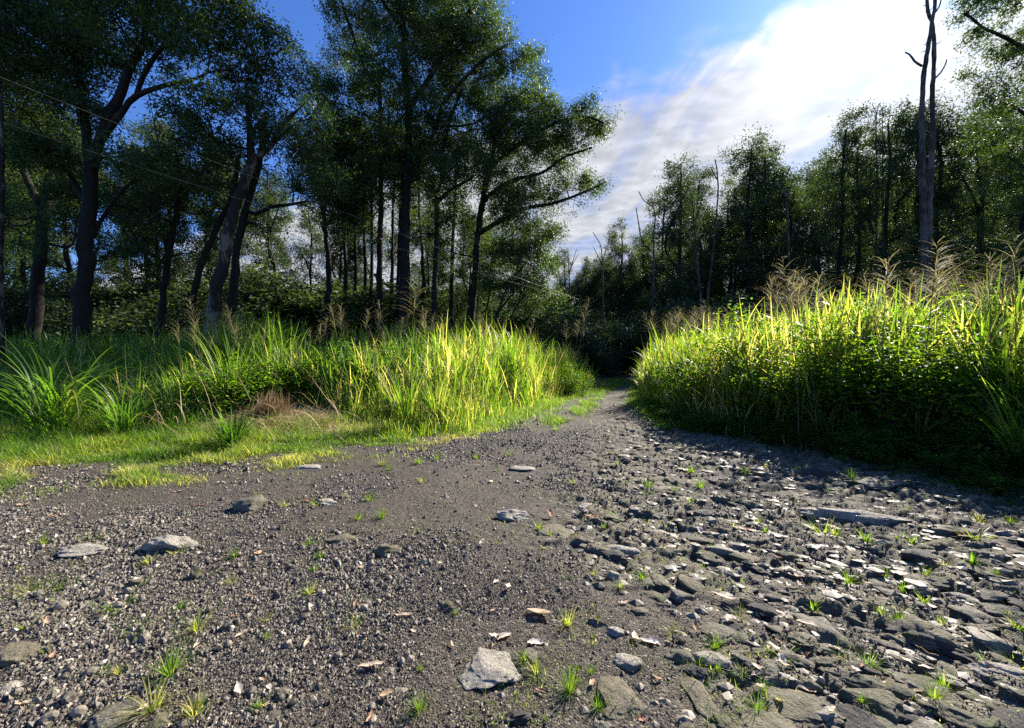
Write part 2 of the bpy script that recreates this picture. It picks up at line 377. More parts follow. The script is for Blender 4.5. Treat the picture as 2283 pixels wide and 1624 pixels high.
# ------------------------------------------------------------------ ground sheet
def axis(segs):
    out = [segs[0][0]]
    for a, b, s in segs:
        n = max(1, int(round((b - a) / s))); out += list(np.linspace(a, b, n + 1)[1:])
    return np.array(out)
def geo(a, b, s0, r=1.12):
    out = [a]; s = s0
    while out[-1] < b: out.append(out[-1] + s); s *= r
    out[-1] = b; return np.array(out)
xs = axis([(-7, -2.6, .03), (-2.6, 3.6, .0125), (3.6, 7, .022)])
xs = np.concatenate([-geo(7, 400, .06)[::-1][:-1], xs, geo(7, 400, .06)[1:]])
ys = axis([(-1, 1.1, .15), (1.1, 3.6, .0115), (3.6, 6.5, .019), (6.5, 11, .035), (11, 20, .08)])
ys = np.concatenate([-geo(1, 60, .3)[::-1][:-1], ys, geo(20, 700, .2)[1:]])
X, Y = np.meshgrid(xs, ys)
Z = height(X, Y)
nx, ny = len(xs), len(ys)
i, j = np.meshgrid(np.arange(ny - 1), np.arange(nx - 1), indexing='ij')
Fq = np.stack([i * nx + j, i * nx + j + 1, (i + 1) * nx + j + 1, (i + 1) * nx + j], -1).reshape(-1, 4)
inside = np.maximum(sstep(-.5, .4, dl(X, Y)), sstep(-.6, .3, dr(X, Y)))
soilm = np.clip(inside + .5 * sstep(.1, .35, fbm(X * .7, Y * .7, 3, 21) + .45 * sstep(-1.0, -2.6, X) * sstep(2.2, 3.4, Y) + .35 * sstep(-2.2, -.1, dl(X, Y)) - .12), 0, 1)
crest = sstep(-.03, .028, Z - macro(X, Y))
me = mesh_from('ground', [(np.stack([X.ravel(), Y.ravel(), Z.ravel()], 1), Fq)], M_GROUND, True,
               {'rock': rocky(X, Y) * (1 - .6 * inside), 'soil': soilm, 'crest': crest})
obj('ground', me, kind='structure', label='black cinder gravel track merging into brown mossy lava rock')


# ------------------------------------------------------------------ trees
def grow(seed, trunks, blobs, leafL=.14, leafW=.045, per=74, dens=22.0, clump_r=.33, droop=.6, gap=0.0, twigk=3):
    """trunks: list of (points, r0, r1, sides). blobs: list of (centre, radius[, density factor])"""
    rg = np.random.default_rng(seed)
    bark = []; nodes = []; nr = []
    for pts, r0, r1, k in trunks:
        n = max(8, int(np.linalg.norm(np.diff(pts, axis=0), axis=1).sum() / .35))
        p = smooth_path(pts, n); p[1:-1] += rg.normal(0, r0 * .10, (n - 2, 3)) * (1, 1, 0)
        rr = np.linspace(r0, r1, n) * (1 + .07 * rg.normal(size=n))
        if r0 > .12: rr[:3] *= (1.25, 1.1, 1.03)
        else: rr *= 1 - .8 * sstep(.55, 1.0, np.linspace(0, 1, n))
        bark.append(tube(p, rr, k)); nodes.append(p); nr.append(rr)
    LP = []; LT = []
    for (pts, r0, r1, k), p in zip(trunks[1:], nodes[1:]):          # side twigs of the limbs
        for _ in range(int(len(p) * .55) if k < 10 else 0):
            i = rg.integers(len(p) // 3, len(p)); v = rg.normal(size=3); v[2] = v[2] * .5 + .25; v /= np.linalg.norm(v); L = rg.uniform(.4, 1.1) * (leafL / .15)
            q = p[i] + v * L; tp = np.array([p[i], p[i] + v * L * .5 + rg.normal(0, .06, 3), q]); bark.append(tube(tp, [.018, .011, .004], 4))
            m = int(per * rg.uniform(.2, .8)); pp = q + rg.normal(size=(m, 3)) * clump_r * .45; LP.append(pp); LT.append(np.clip(rg.normal(.5, .2, m), 0, 1))
    NP = np.concatenate(nodes); NR = np.concatenate(nr)
    for bl in blobs:
        c, r = np.asarray(bl[0], float), bl[1]; df = bl[2] if len(bl) > 2 else 1.0
        if np.isscalar(r): r = np.array([r, r, r * .85])
        r = np.asarray(r, float)
        dv = NP - c; dist = np.linalg.norm(dv, axis=1) + 1.3 * np.maximum(0, dv[:, 2] + .25 * np.hypot(dv[:, 0], dv[:, 1]))
        k = int(np.argmin(dist)); a = NP[k]; ra = min(NR[k] * .6, .025 + .022 * np.linalg.norm(c - a))
        mid = (a + c) / 2 + rg.normal(0, .12, 3) * np.linalg.norm(c - a) - np.array([0, 0, .08 * np.linalg.norm(c - a)])
        lp = smooth_path([a, mid, c, c + (c - mid) * .35 + rg.normal(0, .2, 3)], 9)
        lr = np.linspace(max(ra, .02), .012, 9)
        bark.append(tube(lp, lr, 5))
        NP = np.vstack([NP, lp[2:]]); NR = np.concatenate([NR, lr[2:]])
        nc = max(3, int(1.15 * dens * df * r[0] * r[1] ** .5 * r[2] ** .5))
        btint = rg.normal(0, .12)
        for _ in range(nc):
            w = rg.normal(size=3); w /= np.linalg.norm(w); q = c + w * r * rg.uniform(.25, 1) ** .45
            j = rg.integers(2, 9); s = lp[j]; s = lp[int(np.argmin(np.linalg.norm(lp[2:] - q, axis=1))) + 2] if rg.random() < .6 else s
            tp = np.array([s, (s + q) / 2 + rg.normal(0, .08, 3) + (0, 0, .06), q])
            if twigk: bark.append(tube(tp, [.014, .009, .004], twigk))
            m = int(per * rg.uniform(.6, 1.4))
            cc = clump_r * rg.uniform(.7, 1.35)
            pp = q + rg.normal(size=(m, 3)) * (cc * .6, cc * .6, cc * .5)
            m2 = m // 5
            pp[:m2] = tp[1] + (tp[2] - tp[1]) * rg.random((m2, 1)) + rg.normal(0, .09, (m2, 3))
            LP.append(pp); LT.append(np.clip(rg.normal(.45 + btint, .2, m) + rg.normal(0, .08), 0, 1))
    LP = np.concatenate(LP); LT = np.concatenate(LT)
    lv, lf = leaves(rg, LP, leafL, leafW, droop)
    return merge(bark), (lv, lf), rep(LT, 4)

def tree(name, label, seed, trunks, blobs, bark=None, leafm=None, cat='tree', group=None, **kw):
    base = np.array(trunks[0][0][0], float)
    bv, lv, tint = grow(seed, trunks, blobs, **kw)
    root = empty(name, tuple(base), label=label, cat=cat, group=group)
    obj('trunk', mesh_from('trunk', [(bv[0] - base, bv[1])], bark or M_BARK), root)
    obj('crown', mesh_from('crown', [(lv[0] - base, lv[1])], leafm or M_EUC, False, {'tint': tint}), root)
    return root

def T(pts, d, r0px, r1px, k=9, dd=0.0, base=True):
    """trunk from photo positions at depth d (dd: depth change to the top); its foot is set into the ground"""
    n = len(pts); out = [P(x, y, d + dd * i / max(1, n - 1)) for i, (x, y) in enumerate(pts)]
    if base:
        b = out[0].copy(); b[2] = float(height(b[0], b[1])) - .15
        v = out[1] - out[0]; b[:2] -= v[:2] / max(v[2], .5) * (out[0][2] - b[2]) * .6
        out = [b] + out
    return (np.array(out), r0px / F * d, r1px / F * d, k)
def B(l, d, jit=1.2, seed=0, df=1.0):
    rg = np.random.default_rng(seed); out = []
    for t in l:
        x, y, r = t[:3]; dd = d + rg.uniform(-jit, jit)
        rr = r / F * dd; out.append((P(x, y, dd), np.array([rr, rr * 1.1, rr * .85]), (t[3] if len(t) > 3 else 1.0) * df))
    return out

# --- the big dark tree at the left
tree('broad_tree', 'massive dark-trunked tree at the left forking into a pale limb and an arching black one', 1,
     [T([(183, 735), (190, 600), (200, 440), (212, 340), (238, 270)], 13, 18, 10, 12),
      T([(238, 270), (262, 225), (290, 150), (318, 100), (330, 20), (345, -90)], 13, 9.5, 4, 9, base=False),
      T([(215, 330), (262, 262), (303, 215), (371, 190), (430, 178), (488, 156), (560, 150)], 13, 7, 2, 8, -1.0, False),
      T([(205, 400), (190, 280), (175, 160), (150, 40), (120, -80)], 13, 9, 4, 8, .8, False),
      T([(303, 215), (330, 150), (390, 60), (420, -60)], 13, 5, 3, 7, -1.0, False),
      T([(200, 470), (150, 380), (95, 300), (50, 240)], 13, 6, 3, 7, 1.0, False),
      T([(197, 540), (240, 470), (290, 410), (350, 375)], 13, 5, 2, 6, 1.2, False)],
     B([(60, 60, 90), (160, 30, 90), (250, 30, 80), (370, 40, 80), (450, 90, 70), (100, 170, 85), (25, 230, 80), (170, 240, 60), (360, 130, 50, .7), (440, 200, 45), (530, 150, 55),
        (180, 130, 70), (300, -50, 90), (120, -60, 100), (450, -40, 90), (30, -30, 90), (350, 370, 50, .8), (120, 340, 55), (50, 330, 60), (390, 250, 45, .8), (560, 70, 50, .9), (430, 300, 45), (260, 350, 45), (150, 430, 45), (300, 470, 40, .8), (230, 120, 60), (0, 130, 80), (500, 20, 60)], 13, 1.4, 1), dens=36)
# the limb hanging in from above the frame
tree('leaning_tree', 'pale peeling tree leaning right behind the seeding grass, forked high with a bare pale limb', 2,
     [T([(472, 722), (485, 640), (498, 586), (517, 488), (542, 415), (561, 361)], 13.5, 15, 10, 10),
      T([(561, 361), (557, 293), (552, 195), (540, 165)], 13.5, 7.5, 4, 8, base=False),
      T([(561, 361), (605, 327), (625, 280), (655, 255), (676, 235), (700, 205)], 13.5, 6.5, 3, 7, base=False),
      T([(557, 300), (575, 280), (580, 265)], 13.5, 4.5, 2.5, 6, base=False),
      T([(605, 327), (640, 290), (665, 270)], 13.5, 3, 1.5, 5, -.6, False)],
     B([(560, 130, 45), (630, 110, 50), (650, 180, 50), (510, 230, 45), (600, 220, 45), (700, 330, 55), (480, 310, 55), (700, 250, 40), (600, 60, 30, .6)], 13.8, 1.0, 2), bark=M_BARKP, dens=26)
tree('leaning_tree', 'black-barked tree just behind the pale forked leaning trunk, its long limb arching right', 3,
     [T([(515, 715), (522, 640), (532, 537), (548, 470), (566, 415), (580, 350), (590, 260)], 14.3, 11, 5, 9),
      T([(548, 470), (575, 478), (600, 462), (640, 458), (684, 449), (720, 455)], 14.3, 5, 2.5, 7, -.5, False),
      T([(540, 500), (560, 497), (574, 503)], 14.3, 4, 2, 5, 0, False)],
     B([(600, 300, 55), (640, 380, 45, .7), (560, 260, 50), (700, 430, 40), (740, 400, 45), (480, 400, 50), (430, 330, 60), (520, 400, 40, .7)], 14.6, 1.2, 3), dens=26)
tree('leaning_tree', 'thin dark trunk slanting right, left of the pale forked leaning tree', 4,
     [T([(428, 690), (440, 620), (454, 576), (488, 498), (520, 430), (530, 350)], 16, 9, 4, 8), T([(360, 700), (372, 600), (385, 520), (400, 440), (395, 350)], 16.5, 8, 4, 8), T([(400, 440), (440, 400), (470, 340)], 16.5, 5, 2, 6, 0, False)],
     B([(420, 420, 60), (340, 470, 60), (470, 470, 45), (380, 380, 60), (300, 400, 50), (540, 350, 45), (440, 560, 40, .7), (320, 560, 45, .7)], 16.3, 1.3, 4), dens=24)
tree('broad_tree', 'dark two-limbed tree left of the massive dark trunk, partly hidden by feathery green foliage', 5,
     [T([(78, 720), (88, 600), (95, 500), (105, 420), (117, 351), (112, 250)], 16, 14, 6, 9), T([(95, 470), (60, 400), (30, 340), (10, 260)], 16, 8, 4, 7, 0, False), T([(105, 430), (150, 380), (180, 350)], 16, 6, 3, 6, 0, False)],
     B([(120, 440, 50), (60, 400, 55), (30, 470, 40), (150, 400, 45), (10, 320, 60), (110, 280, 60), (170, 500, 45, .8), (30, 150, 80), (-60, 300, 90), (-60, 500, 80)], 16, 1.4, 5), dens=24)
tree('feathery_tree', 'soft feathery bright green tree at the left edge, low beside dark trunks', 6,
     [T([(-40, 740), (-20, 600), (-30, 480), (-10, 420)], 12.5, 10, 4, 8)],
     B([(20, 500, 42), (60, 520, 36), (-20, 460, 50), (40, 555, 34), (10, 430, 40), (-40, 560, 60), (75, 490, 24)], 12.3, .5, 6), leafm=M_FEATH, leafL=.12, leafW=.015, per=110, dens=34, clump_r=.28, droop=.2)
tree('pale_trunk_tree', 'slim pale-barked tree cut by the left edge of the view', 7,
     [T([(2, 740), (0, 600), (2, 400), (3, 300), (0, 200), (-20, 60)], 11.5, 6, 5, 8)],
     B([(-40, 100, 60), (0, 40, 60), (-60, 0, 70)], 11.5, .6, 7), bark=M_BARKP)

# --- the tall group in the middle
tree('tall_tree', 'tallest dark straight tree in the middle group, crown cut off by the top', 10,
     [T([(899, 715), (902, 600), (904, 488), (908, 360), (911, 244), (903, 140), (901, 73), (893, -20), (890, -120)], 21.3, 13, 5, 11),
      T([(901, 73), (880, 40), (850, 0), (820, -60)], 21.3, 5, 3, 7, 0, False), T([(911, 244), (960, 170), (1010, 90), (1060, 0)], 21.3, 6, 3, 7, -.8, False),
      T([(906, 420), (940, 350), (970, 290), (990, 230), (1060, 150), (1130, 100)], 21.3, 6, 2.5, 7, -.6, False)],
     B([(800, 60, 60), (880, 30, 70), (960, 50, 75), (1040, 40, 75), (1095, 60, 45), (860, 150, 75), (960, 160, 80), (1060, 160, 80), (1135, 130, 45), (1185, 130, 32), (1200, 180, 28, .8), (740, 20, 30, .8),
        (1000, 100, 80), (900, -60, 100), (1010, -70, 90), (1100, -60, 50), (800, -60, 70), (1100, 210, 55), (1160, 210, 40)], 21.3, 1.6, 10), dens=22, leafL=.16, leafW=.055, per=92, clump_r=.4)
tree('tall_tree', 'slender dark tree left of the tallest middle trunk, with a limb reaching up and left', 11,
     [T([(846, 715), (846, 600), (849, 450), (848, 300), (847, 195)], 21.8, 8, 4, 9), T([(847, 200), (822, 170), (805, 130), (780, 60), (760, 0)], 21.8, 5, 2.5, 7, 0, False), T([(848, 330), (890, 270), (930, 220)], 21.8, 4, 2, 6, 0, False)],
     B([(760, 230, 60), (810, 160, 50), (850, 260, 75), (720, 180, 35), (900, 330, 70), (780, 330, 75), (735, 290, 55), (840, 400, 60), (760, 120, 40, .8), (700, 210, 30, .8)], 22, 1.5, 11), dens=21, leafL=.16, leafW=.055, per=92, clump_r=.4)
tree('tall_tree', 'first trunk of the middle group, its dark crown spreading left over the blue gap', 12,
     [T([(728, 720), (733, 620), (728, 540), (720, 470), (700, 400), (670, 340)], 22.6, 8, 4, 8), T([(720, 470), (750, 400), (760, 330)], 22.6, 5, 2.5, 6, 0, False)],
     B([(740, 420, 60), (690, 370, 50), (760, 480, 50), (660, 300, 40), (800, 450, 50), (820, 520, 40, .7), (720, 350, 50)], 22.6, 1.3, 12), dens=20, leafL=.16, leafW=.055, per=92, clump_r=.4)
for k, (x, tx, d, r, s) in enumerate([(768, 760, 17.5, 5.5, 31), (790, 795, 18, 5, 32), (812, 808, 18.5, 5.5, 33), (826, 832, 17, 5, 34), (872, 880, 18, 5, 35), (886, 900, 17.5, 6, 36), (940, 930, 18, 5, 37), (1005, 1020, 17.5, 6, 38)]):
    tree('pole_tree', ['thin black pole trunk, leftmost of the close row of trunks in the middle', 'second thin trunk in the close row left of the tallest tree', 'third thin trunk in the close row, slightly thicker than its neighbours',
         'fourth thin trunk of the close row, just left of the slender limbed tree', 'thin trunk squeezed between the slender limbed tree and the tallest trunk', 'dark trunk touching the left side of the tallest trunk',
         'thin trunk standing just right of the tallest trunk', 'dark trunk midway between the tallest tree and the right-spreading tree'][k], s,
         [T([(x, 720), (x + 3, 600), ((x + tx) / 2, 470), (tx, 330)], d * 1.34, r, r * .4, 7)],
         B([(tx, 400, 45, .8), (tx - 20, 330, 45), (tx + 25, 360, 40), (tx, 470, 35, .6)], d * 1.34, .8, s), dens=17, leafL=.16, leafW=.055, per=80, clump_r=.4)
tree('tall_tree', 'bushy tree with a crooked stem between the tallest trunk and the right-spreading tree', 13,
     [T([(968, 715), (970, 600), (974, 500), (974, 439), (988, 390), (989, 341), (1004, 268), (1030, 200)], 21.5, 7, 3, 8), T([(974, 450), (1010, 420), (1050, 400)], 21.5, 5, 2.5, 6, 0, False)],
     B([(980, 300, 70), (1050, 290, 70), (1120, 270, 50), (990, 400, 65), (1060, 370, 60), (930, 420, 50), (1010, 480, 50, .9), (950, 250, 60), (940, 520, 40, .8), (980, 600, 34, .7)], 21.5, 1.4, 13), dens=20, leafL=.16, leafW=.055, per=92, clump_r=.4)
tree('spreading_tree', 'tree at the right of the middle group with long limbs reaching right over the track', 14,
     [T([(1050, 715), (1058, 620), (1065, 537), (1072, 468), (1082, 420), (1091, 380)], 22.5, 9, 6, 9),
      T([(1091, 380), (1120, 350), (1160, 320), (1209, 290), (1250, 270), (1310, 262), (1345, 275)], 22.5, 5, 2, 7, -.6, False),
      T([(1075, 450), (1110, 420), (1150, 400), (1209, 385), (1260, 350), (1320, 330)], 22.5, 5, 2, 7, 0, False),
      T([(1068, 520), (1120, 490), (1170, 465), (1223, 456), (1275, 440), (1326, 418), (1350, 405)], 22.5, 5, 2, 7, -.4, False),
      T([(1091, 380), (1110, 300), (1150, 240), (1200, 210)], 22.5, 5, 2, 7, .5, False)],
     B([(1180, 250, 55), (1215, 235, 40), (1235, 290, 42), (1300, 258, 32, 1.1), (1338, 285, 24, 1.1), (1312, 232, 18, 1.2), (1150, 340, 65), (1225, 340, 50), (1285, 330, 30, .8), (1255, 395, 30), (1310, 418, 26, .8), (1338, 405, 14, .8), (1190, 430, 45), (1110, 430, 60),
        (1150, 510, 60), (1205, 510, 40), (1180, 575, 50), (1110, 570, 50), (1216, 585, 28, .8), (1120, 300, 50), (1240, 450, 26), (1060, 520, 40, .9), (1000, 560, 40, .8), (1150, 640, 34), (1090, 630, 34, .8), (1130, 460, 45), (1270, 290, 35), (1320, 280, 30), (1300, 400, 26), (1180, 300, 45), (1240, 520, 26, .9)], 22.5, 1.0, 14), dens=22, leafL=.16, leafW=.055, per=92, clump_r=.4)
tree('slanting_tree', 'small multi-stemmed tree slanting right at the right end of the middle group', 15,
     [T([(1095, 722), (1140, 660), (1185, 620), (1228, 595)], 21.3, 3.6, 1.2, 7, 1.0), T([(1105, 720), (1130, 640), (1160, 600), (1190, 550)], 20.6, 3.6, 1.2, 7, 0), T([(1135, 722), (1160, 670), (1200, 640), (1235, 620)], 21, 3, 1.2, 6, 0),
      T([(1080, 720), (1095, 640), (1110, 590)], 21.3, 3.6, 1.5, 6, 0)],
     B([(1110, 640, 32, .8), (1160, 630, 36, .9), (1205, 640, 30, .9), (1230, 600, 20, .8), (1190, 680, 28, .9), (1230, 665, 26), (1140, 560, 36, .8), (1080, 620, 30, .6)], 21, 1.0, 15), dens=22, leafL=.16, leafW=.055, per=92, clump_r=.4)

# --- tall tree cut by the right edge of the view
tree('overhanging_tree', 'tall tree at the right edge whose leafy limbs hang in from the top corner', 20,
     [T([(2300, 640), (2290, 500), (2320, 350), (2350, 200), (2360, 0), (2340, -160)], 23, 12, 6, 9, 0),
      T([(2340, 220), (2290, 120), (2250, 90), (2190, 60), (2150, 30)], 23, 5, 2, 7, -.8, False), T([(2330, 320), (2290, 260), (2240, 230), (2190, 240)], 23, 4, 2, 6, -.5, False), T([(2310, 400), (2250, 350), (2200, 350)], 23, 4, 2, 6, 0, False)],
     B([(2170, 10, 38, .8), (2230, 0, 45), (2180, 85, 32, .8), (2250, 80, 50), (2180, 170, 30, .8), (2240, 170, 45, .8), (2210, 235, 40), (2270, 240, 50), (2190, 310, 40), (2260, 330, 55), (2230, 400, 45), (2290, 430, 50), (2200, -60, 50), (2290, -60, 70), (2320, 100, 70), (2350, 300, 80), (2250, 480, 50), (2280, 560, 45)], 23, 1.4, 20), dens=12, leafL=.17, leafW=.06, per=90, clump_r=.42)

# --- dead trees
def dead(label, seed, paths, d, name='dead_tree', stubs=14, k=8):
    rg = np.random.default_rng(seed); ch = []; base = None
    for i, (pts, r0, r1) in enumerate(paths):
        p, a, b_, _ = T(pts, d, r0, r1, k, 0, i == 0 or pts[0][1] > 640)
        if base is None: base = p[0]
        n = max(6, int(np.linalg.norm(np.diff(p, axis=0), axis=1).sum() / .3)); q = smooth_path(p, n); q[1:-1] += rg.normal(0, a * .05, (n - 2, 3))
        rr = np.linspace(a, b_, n) * (1 + .06 * rg.normal(size=n)); ch.append(tube(q, rr, k))
        if stubs and r0 > 4:
            for _ in range(stubs):
                s = q[rg.integers(n // 3, n)]; v = rg.normal(size=3); v[2] = abs(v[2]) * .5; v /= np.linalg.norm(v)
                L = rg.uniform(.12, .3); ch.append(tube([s, s + v * L * .6, s + v * L + (0, 0, .03)], [.03, .02, .008], 4))
    v, f_ = merge(ch)
    o = obj(name, mesh_from(name, [(v - base, f_)], M_DEAD), None, tuple(base), label=label, cat='dead tree'); return o
dead('bare dead twin-stemmed trunk standing tall above the right grass bank', 50,
     [([(2062, 620), (2061, 540), (2057, 440), (2056, 330), (2055, 250), (2062, 150), (2072, 90), (2078, 50), (2085, 0), (2088, -90)], 8, 2.6),
      ([(2068, 620), (2070, 480), (2074, 400), (2080, 300), (2078, 230), (2082, 130), (2080, 60), (2068, 20), (2066, -60)], 6.5, 2.4),
      ([(2056, 148), (2040, 138), (2028, 122), (2018, 117)], 2.4, 1.3), ([(2081, 178), (2095, 165), (2106, 148), (2111, 133)], 2, 1.1), ([(2083, 30), (2094, 15), (2100, -10)], 2, .8), ([(2058, 272), (2068, 288)], 2, 1.4)], 19, stubs=20)
dead('twisted grey dead snag rising through the foliage left of the round-topped tree', 51,
     [([(1577, 672), (1590, 560), (1597, 480), (1601, 420), (1598, 380), (1594, 356)], 3.4, 1.2), ([(1598, 400), (1588, 380), (1583, 372)], 1.5, .7)], 38, stubs=0)
dead('pale slim dead trunk with two bent upper limbs near the middle of the right trees', 52,
     [([(1563, 676), (1552, 560), (1546, 480), (1540, 430), (1530, 415)], 3.2, 1.1), ([(1548, 500), (1560, 462), (1566, 440)], 2, 1)], 36, stubs=0)
dead('forked dead tree with curling bare tips right of the round-topped tree', 53,
     [([(1758, 690), (1759, 600), (1757, 500), (1752, 438), (1744, 410), (1756, 385), (1762, 372)], 4, 1.2), ([(1754, 450), (1762, 420), (1770, 388)], 1.6, .8), ([(1756, 430), (1768, 420), (1774, 414)], 1, .6)], 35, stubs=0)
dead('grey dead branches poking out of the tree nearest the lens-flare gap', 54,
     [([(1455, 700), (1457, 600), (1458, 520), (1461, 485), (1455, 462), (1436, 448), (1424, 427)], 3.6, .9), ([(1456, 464), (1456, 450)], 1, .6), ([(1452, 560), (1432, 540), (1424, 500), (1418, 463)], 1.8, .9)], 32, stubs=0)
dead('small bare forked snag standing left of the dark trees over the path', 55,
     [([(1345, 690), (1344, 620), (1342, 570), (1338, 545), (1328, 528), (1322, 518)], 2.6, .8), ([(1342, 590), (1330, 565), (1322, 550)], 1.4, .6), ([(1343, 585), (1350, 560), (1348, 545)], 1.2, .6)], 40, stubs=0)
dead('thin leafless sapling with spread twigs at the left foot of the sky gap', 56,
     [([(1272, 690), (1270, 640), (1268, 600), (1266, 560)], 2.6, .7), ([(1269, 610), (1278, 580), (1286, 555)], 1.2, .5), ([(1268, 590), (1258, 570)], 1, .5), ([(1272, 598), (1290, 566)], .9, .4)], 38, stubs=0)
dead('bare wispy treetop twigs above the second crown left of the dead twin trunk', 57,
     [([(1953, 640), (1955, 400), (1953, 280), (1955, 250), (1962, 230)], 3, .8), ([(1955, 255), (1948, 240), (1944, 232)], .9, .5), ([(1970, 640), (1968, 400), (1967, 262), (1969, 245)], 2, .6)], 34, stubs=0)

# --- repeated forest trees: six kinds built once, then copied
def proto_tree(seed, H, nblob, leafL, leafW, per, dens, spread=.16, low=.3, name='forest_tree'):
    rg = np.random.default_rng(seed)
    lean = rg.normal(0, .04, 2)
    pts = [np.array([lean[0] * h * H + rg.normal(0, .12), lean[1] * h * H + rg.normal(0, .12), h * H]) for h in np.linspace(0, .93, 7)]; pts[0][:] = (0, 0, -.3)
    tr = [(np.array(pts), H * .012, H * .004, 7)]
    if rg.random() < .7:
        s = pts[3]; tr.append((np.array([s, s + (rg.normal() * .8, rg.normal() * .8, H * .15), s + (rg.normal() * 1.6, rg.normal() * 1.6, H * .38)]), H * .007, H * .003, 6))
    bl = []
    for k in range(nblob):
        h = low + (1 - low) * ((k + .6) / nblob) ** .85; wdt = spread * H * math.sin(math.pi * min(1, max(.12, (h - low) / (1 - low) * .75 + .22)))
        a = rg.uniform(0, 2 * math.pi); rr = wdt * rg.uniform(.3, 1.0)
        c = np.array([math.cos(a) * rr + lean[0] * h * H, math.sin(a) * rr + lean[1] * h * H, h * H - .03 * H])
        br = H * rg.uniform(.05, .088); bl.append((c, np.array([br, br, br * .8]), rg.uniform(.7, 1.1)))
    return tr, bl, dict(leafL=leafL, leafW=leafW, per=per, dens=dens, clump_r=.42, twigk=3)
kinds = []
KL = [(60, 16, 24, .155, .065), (61, 15, 20, .155, .065), (62, 17, 26, .16, .065), (63, 14, 20, .155, .065), (64, 16, 24, .155, .065), (65, 12, 24, .15, .06)]
used = set()
for s, H, nb, l, w in KL:
    tr, bl, kw = proto_tree(s, H, nb, l, w, 84, 8.3, spread=.14, low=.1 if s == 65 else .34 if s % 2 else .24)
    bv, lv, ti = grow(s, tr, bl, **kw)
    kinds.append((H, mesh_from('trunk', [bv], M_BARK), mesh_from('crown', [lv], M_EUCF, False, {'tint': ti})))
# understorey bush kinds
ukinds = []
for s in (70, 71, 72):
    rg = np.random.default_rng(s)
    tr = [(np.array([(0, 0, -.2), (rg.normal() * .3, rg.normal() * .3, 1.2), (rg.normal() * .6, rg.normal() * .6, 2.6)]), .07, .02, 6), (np.array([(0.1, 0, 0), (rg.normal() * .8, rg.normal() * .8, 1.6)]), .05, .02, 5)]
    bl = [(np.array([rg.normal() * 1.1, rg.normal() * 1.1, rg.uniform(.5, 3.2)]), np.array([.95, .95, .8]), 1.0) for _ in range(16)]
    bv, lv, ti = grow(s, tr, bl, leafL=.15, leafW=.075, per=66, dens=13, clump_r=.4, droop=.3)
    ukinds.append((4.0, mesh_from('trunk', [bv], M_BARK), mesh_from('crown', [lv], M_EUCF, False, {'tint': ti})))
def place_tree(kind, x, y, Hh, label, group=None, name='forest_tree', sx=1.0, rz=0.0, cat='tree'):
    H, tm, cm = kind; s = Hh / H
    r = empty(name, (x, y, float(height(x, y, False))), (0, 0, rz), (s * sx, s * sx, s), label=label, cat=cat, group=group)
    obj('trunk', tm, r); obj('crown', cm, r); return r
rg = np.random.default_rng(99)
def by_top(px, py, d): return (px - HX) / F * d, d, CAMZ + (HY - py) / F * d
RT = [  # px, top py, depth, kind, width factor, label
 (1262, 572, 46, 3, .8, 'small distant tree at the left foot of the sky gap over the track'),
 (1302, 582, 46, 0, .9, 'low rounded distant tree right beside the thin leafless sapling'),
 (1345, 572, 42, 5, .9, 'dark distant tree behind the small bare forked snag'),
 (1392, 500, 38, 1, 1.0, 'open-crowned tree directly above the vanishing point of the track'),
 (1430, 505, 40, 4, .9, 'tree filling in just right of the crown above the vanishing point'),
 (1470, 440, 33, 3, .9, 'tree whose crown steps up left of the ragged-topped pair'),
 (1508, 362, 27, 0, .95, 'ragged-topped tree left of the twisted grey snag'),
 (1560, 366, 28, 2, .85, 'ragged-topped tree with its crown against the twisted grey snag'),
 (1622, 400, 30, 1, .9, 'tree filling between the twisted grey snag and the round-topped tree'),
 (1668, 300, 26, 4, 1.05, 'round-topped tree whose dome stands out against the cloud, left half'),
 (1722, 318, 27, 0, 1.0, 'round-topped tree whose dome stands out against the cloud, right half'),
 (1790, 400, 26, 3, .9, 'lower tree in the dip right of the forked dead tree'),
 (1850, 262, 23, 2, .8, 'narrow pointed tree rising left of the wispy bare twigs'),
 (1905, 300, 24, 1, .95, 'dark tree directly behind the wispy bare twigs'),
 (1965, 252, 22, 4, .9, 'tree with an uneven crown just left of the dead twin trunk'),
 (2025, 240, 23, 0, .95, 'tall dense tree touching the dead twin trunk on its left'),
 (2110, 255, 22, 2, 1.0, 'broad dark tree directly right of the dead twin trunk'),
 (2170, 235, 21, 1, .95, 'dark tree under the overhanging limbs, second from the right edge'),
 (2240, 250, 20, 3, 1.0, 'dark tree under the overhanging limbs nearest the right edge')]
for i, (px, py, d, k, sx, lb) in enumerate(RT):
    d = d * float(np.interp(px, [1260, 1450, 1550], [1.1, 1.3, 1.6]))
    x, y, h = by_top(px, py, d); place_tree(kinds[k], x, y, h * 1.0, lb, None, sx=sx, rz=rg.uniform(0, 6))
for i in range(56):                                       # second rank behind the first
    px = 1270 + 1500 * (i + rg.uniform(0, 1)) / 56; d = rg.uniform(45, 66) if px > 1480 else rg.uniform(56, 70)
    top = np.interp(px, [1250, 1400, 1500, 1700, 1850, 2283, 2800], [610, 560, 470, 400, 350, 320, 250]) + rg.uniform(0, 70)
    x, y, h = by_top(px, top, d); place_tree(kinds[int(rg.integers(0, 6))], x, y, h, 'dark tree of the rear rank in the forest right of the track', 'rear trees right of the track', rz=rg.uniform(0, 6), sx=rg.uniform(.7, 1.0))
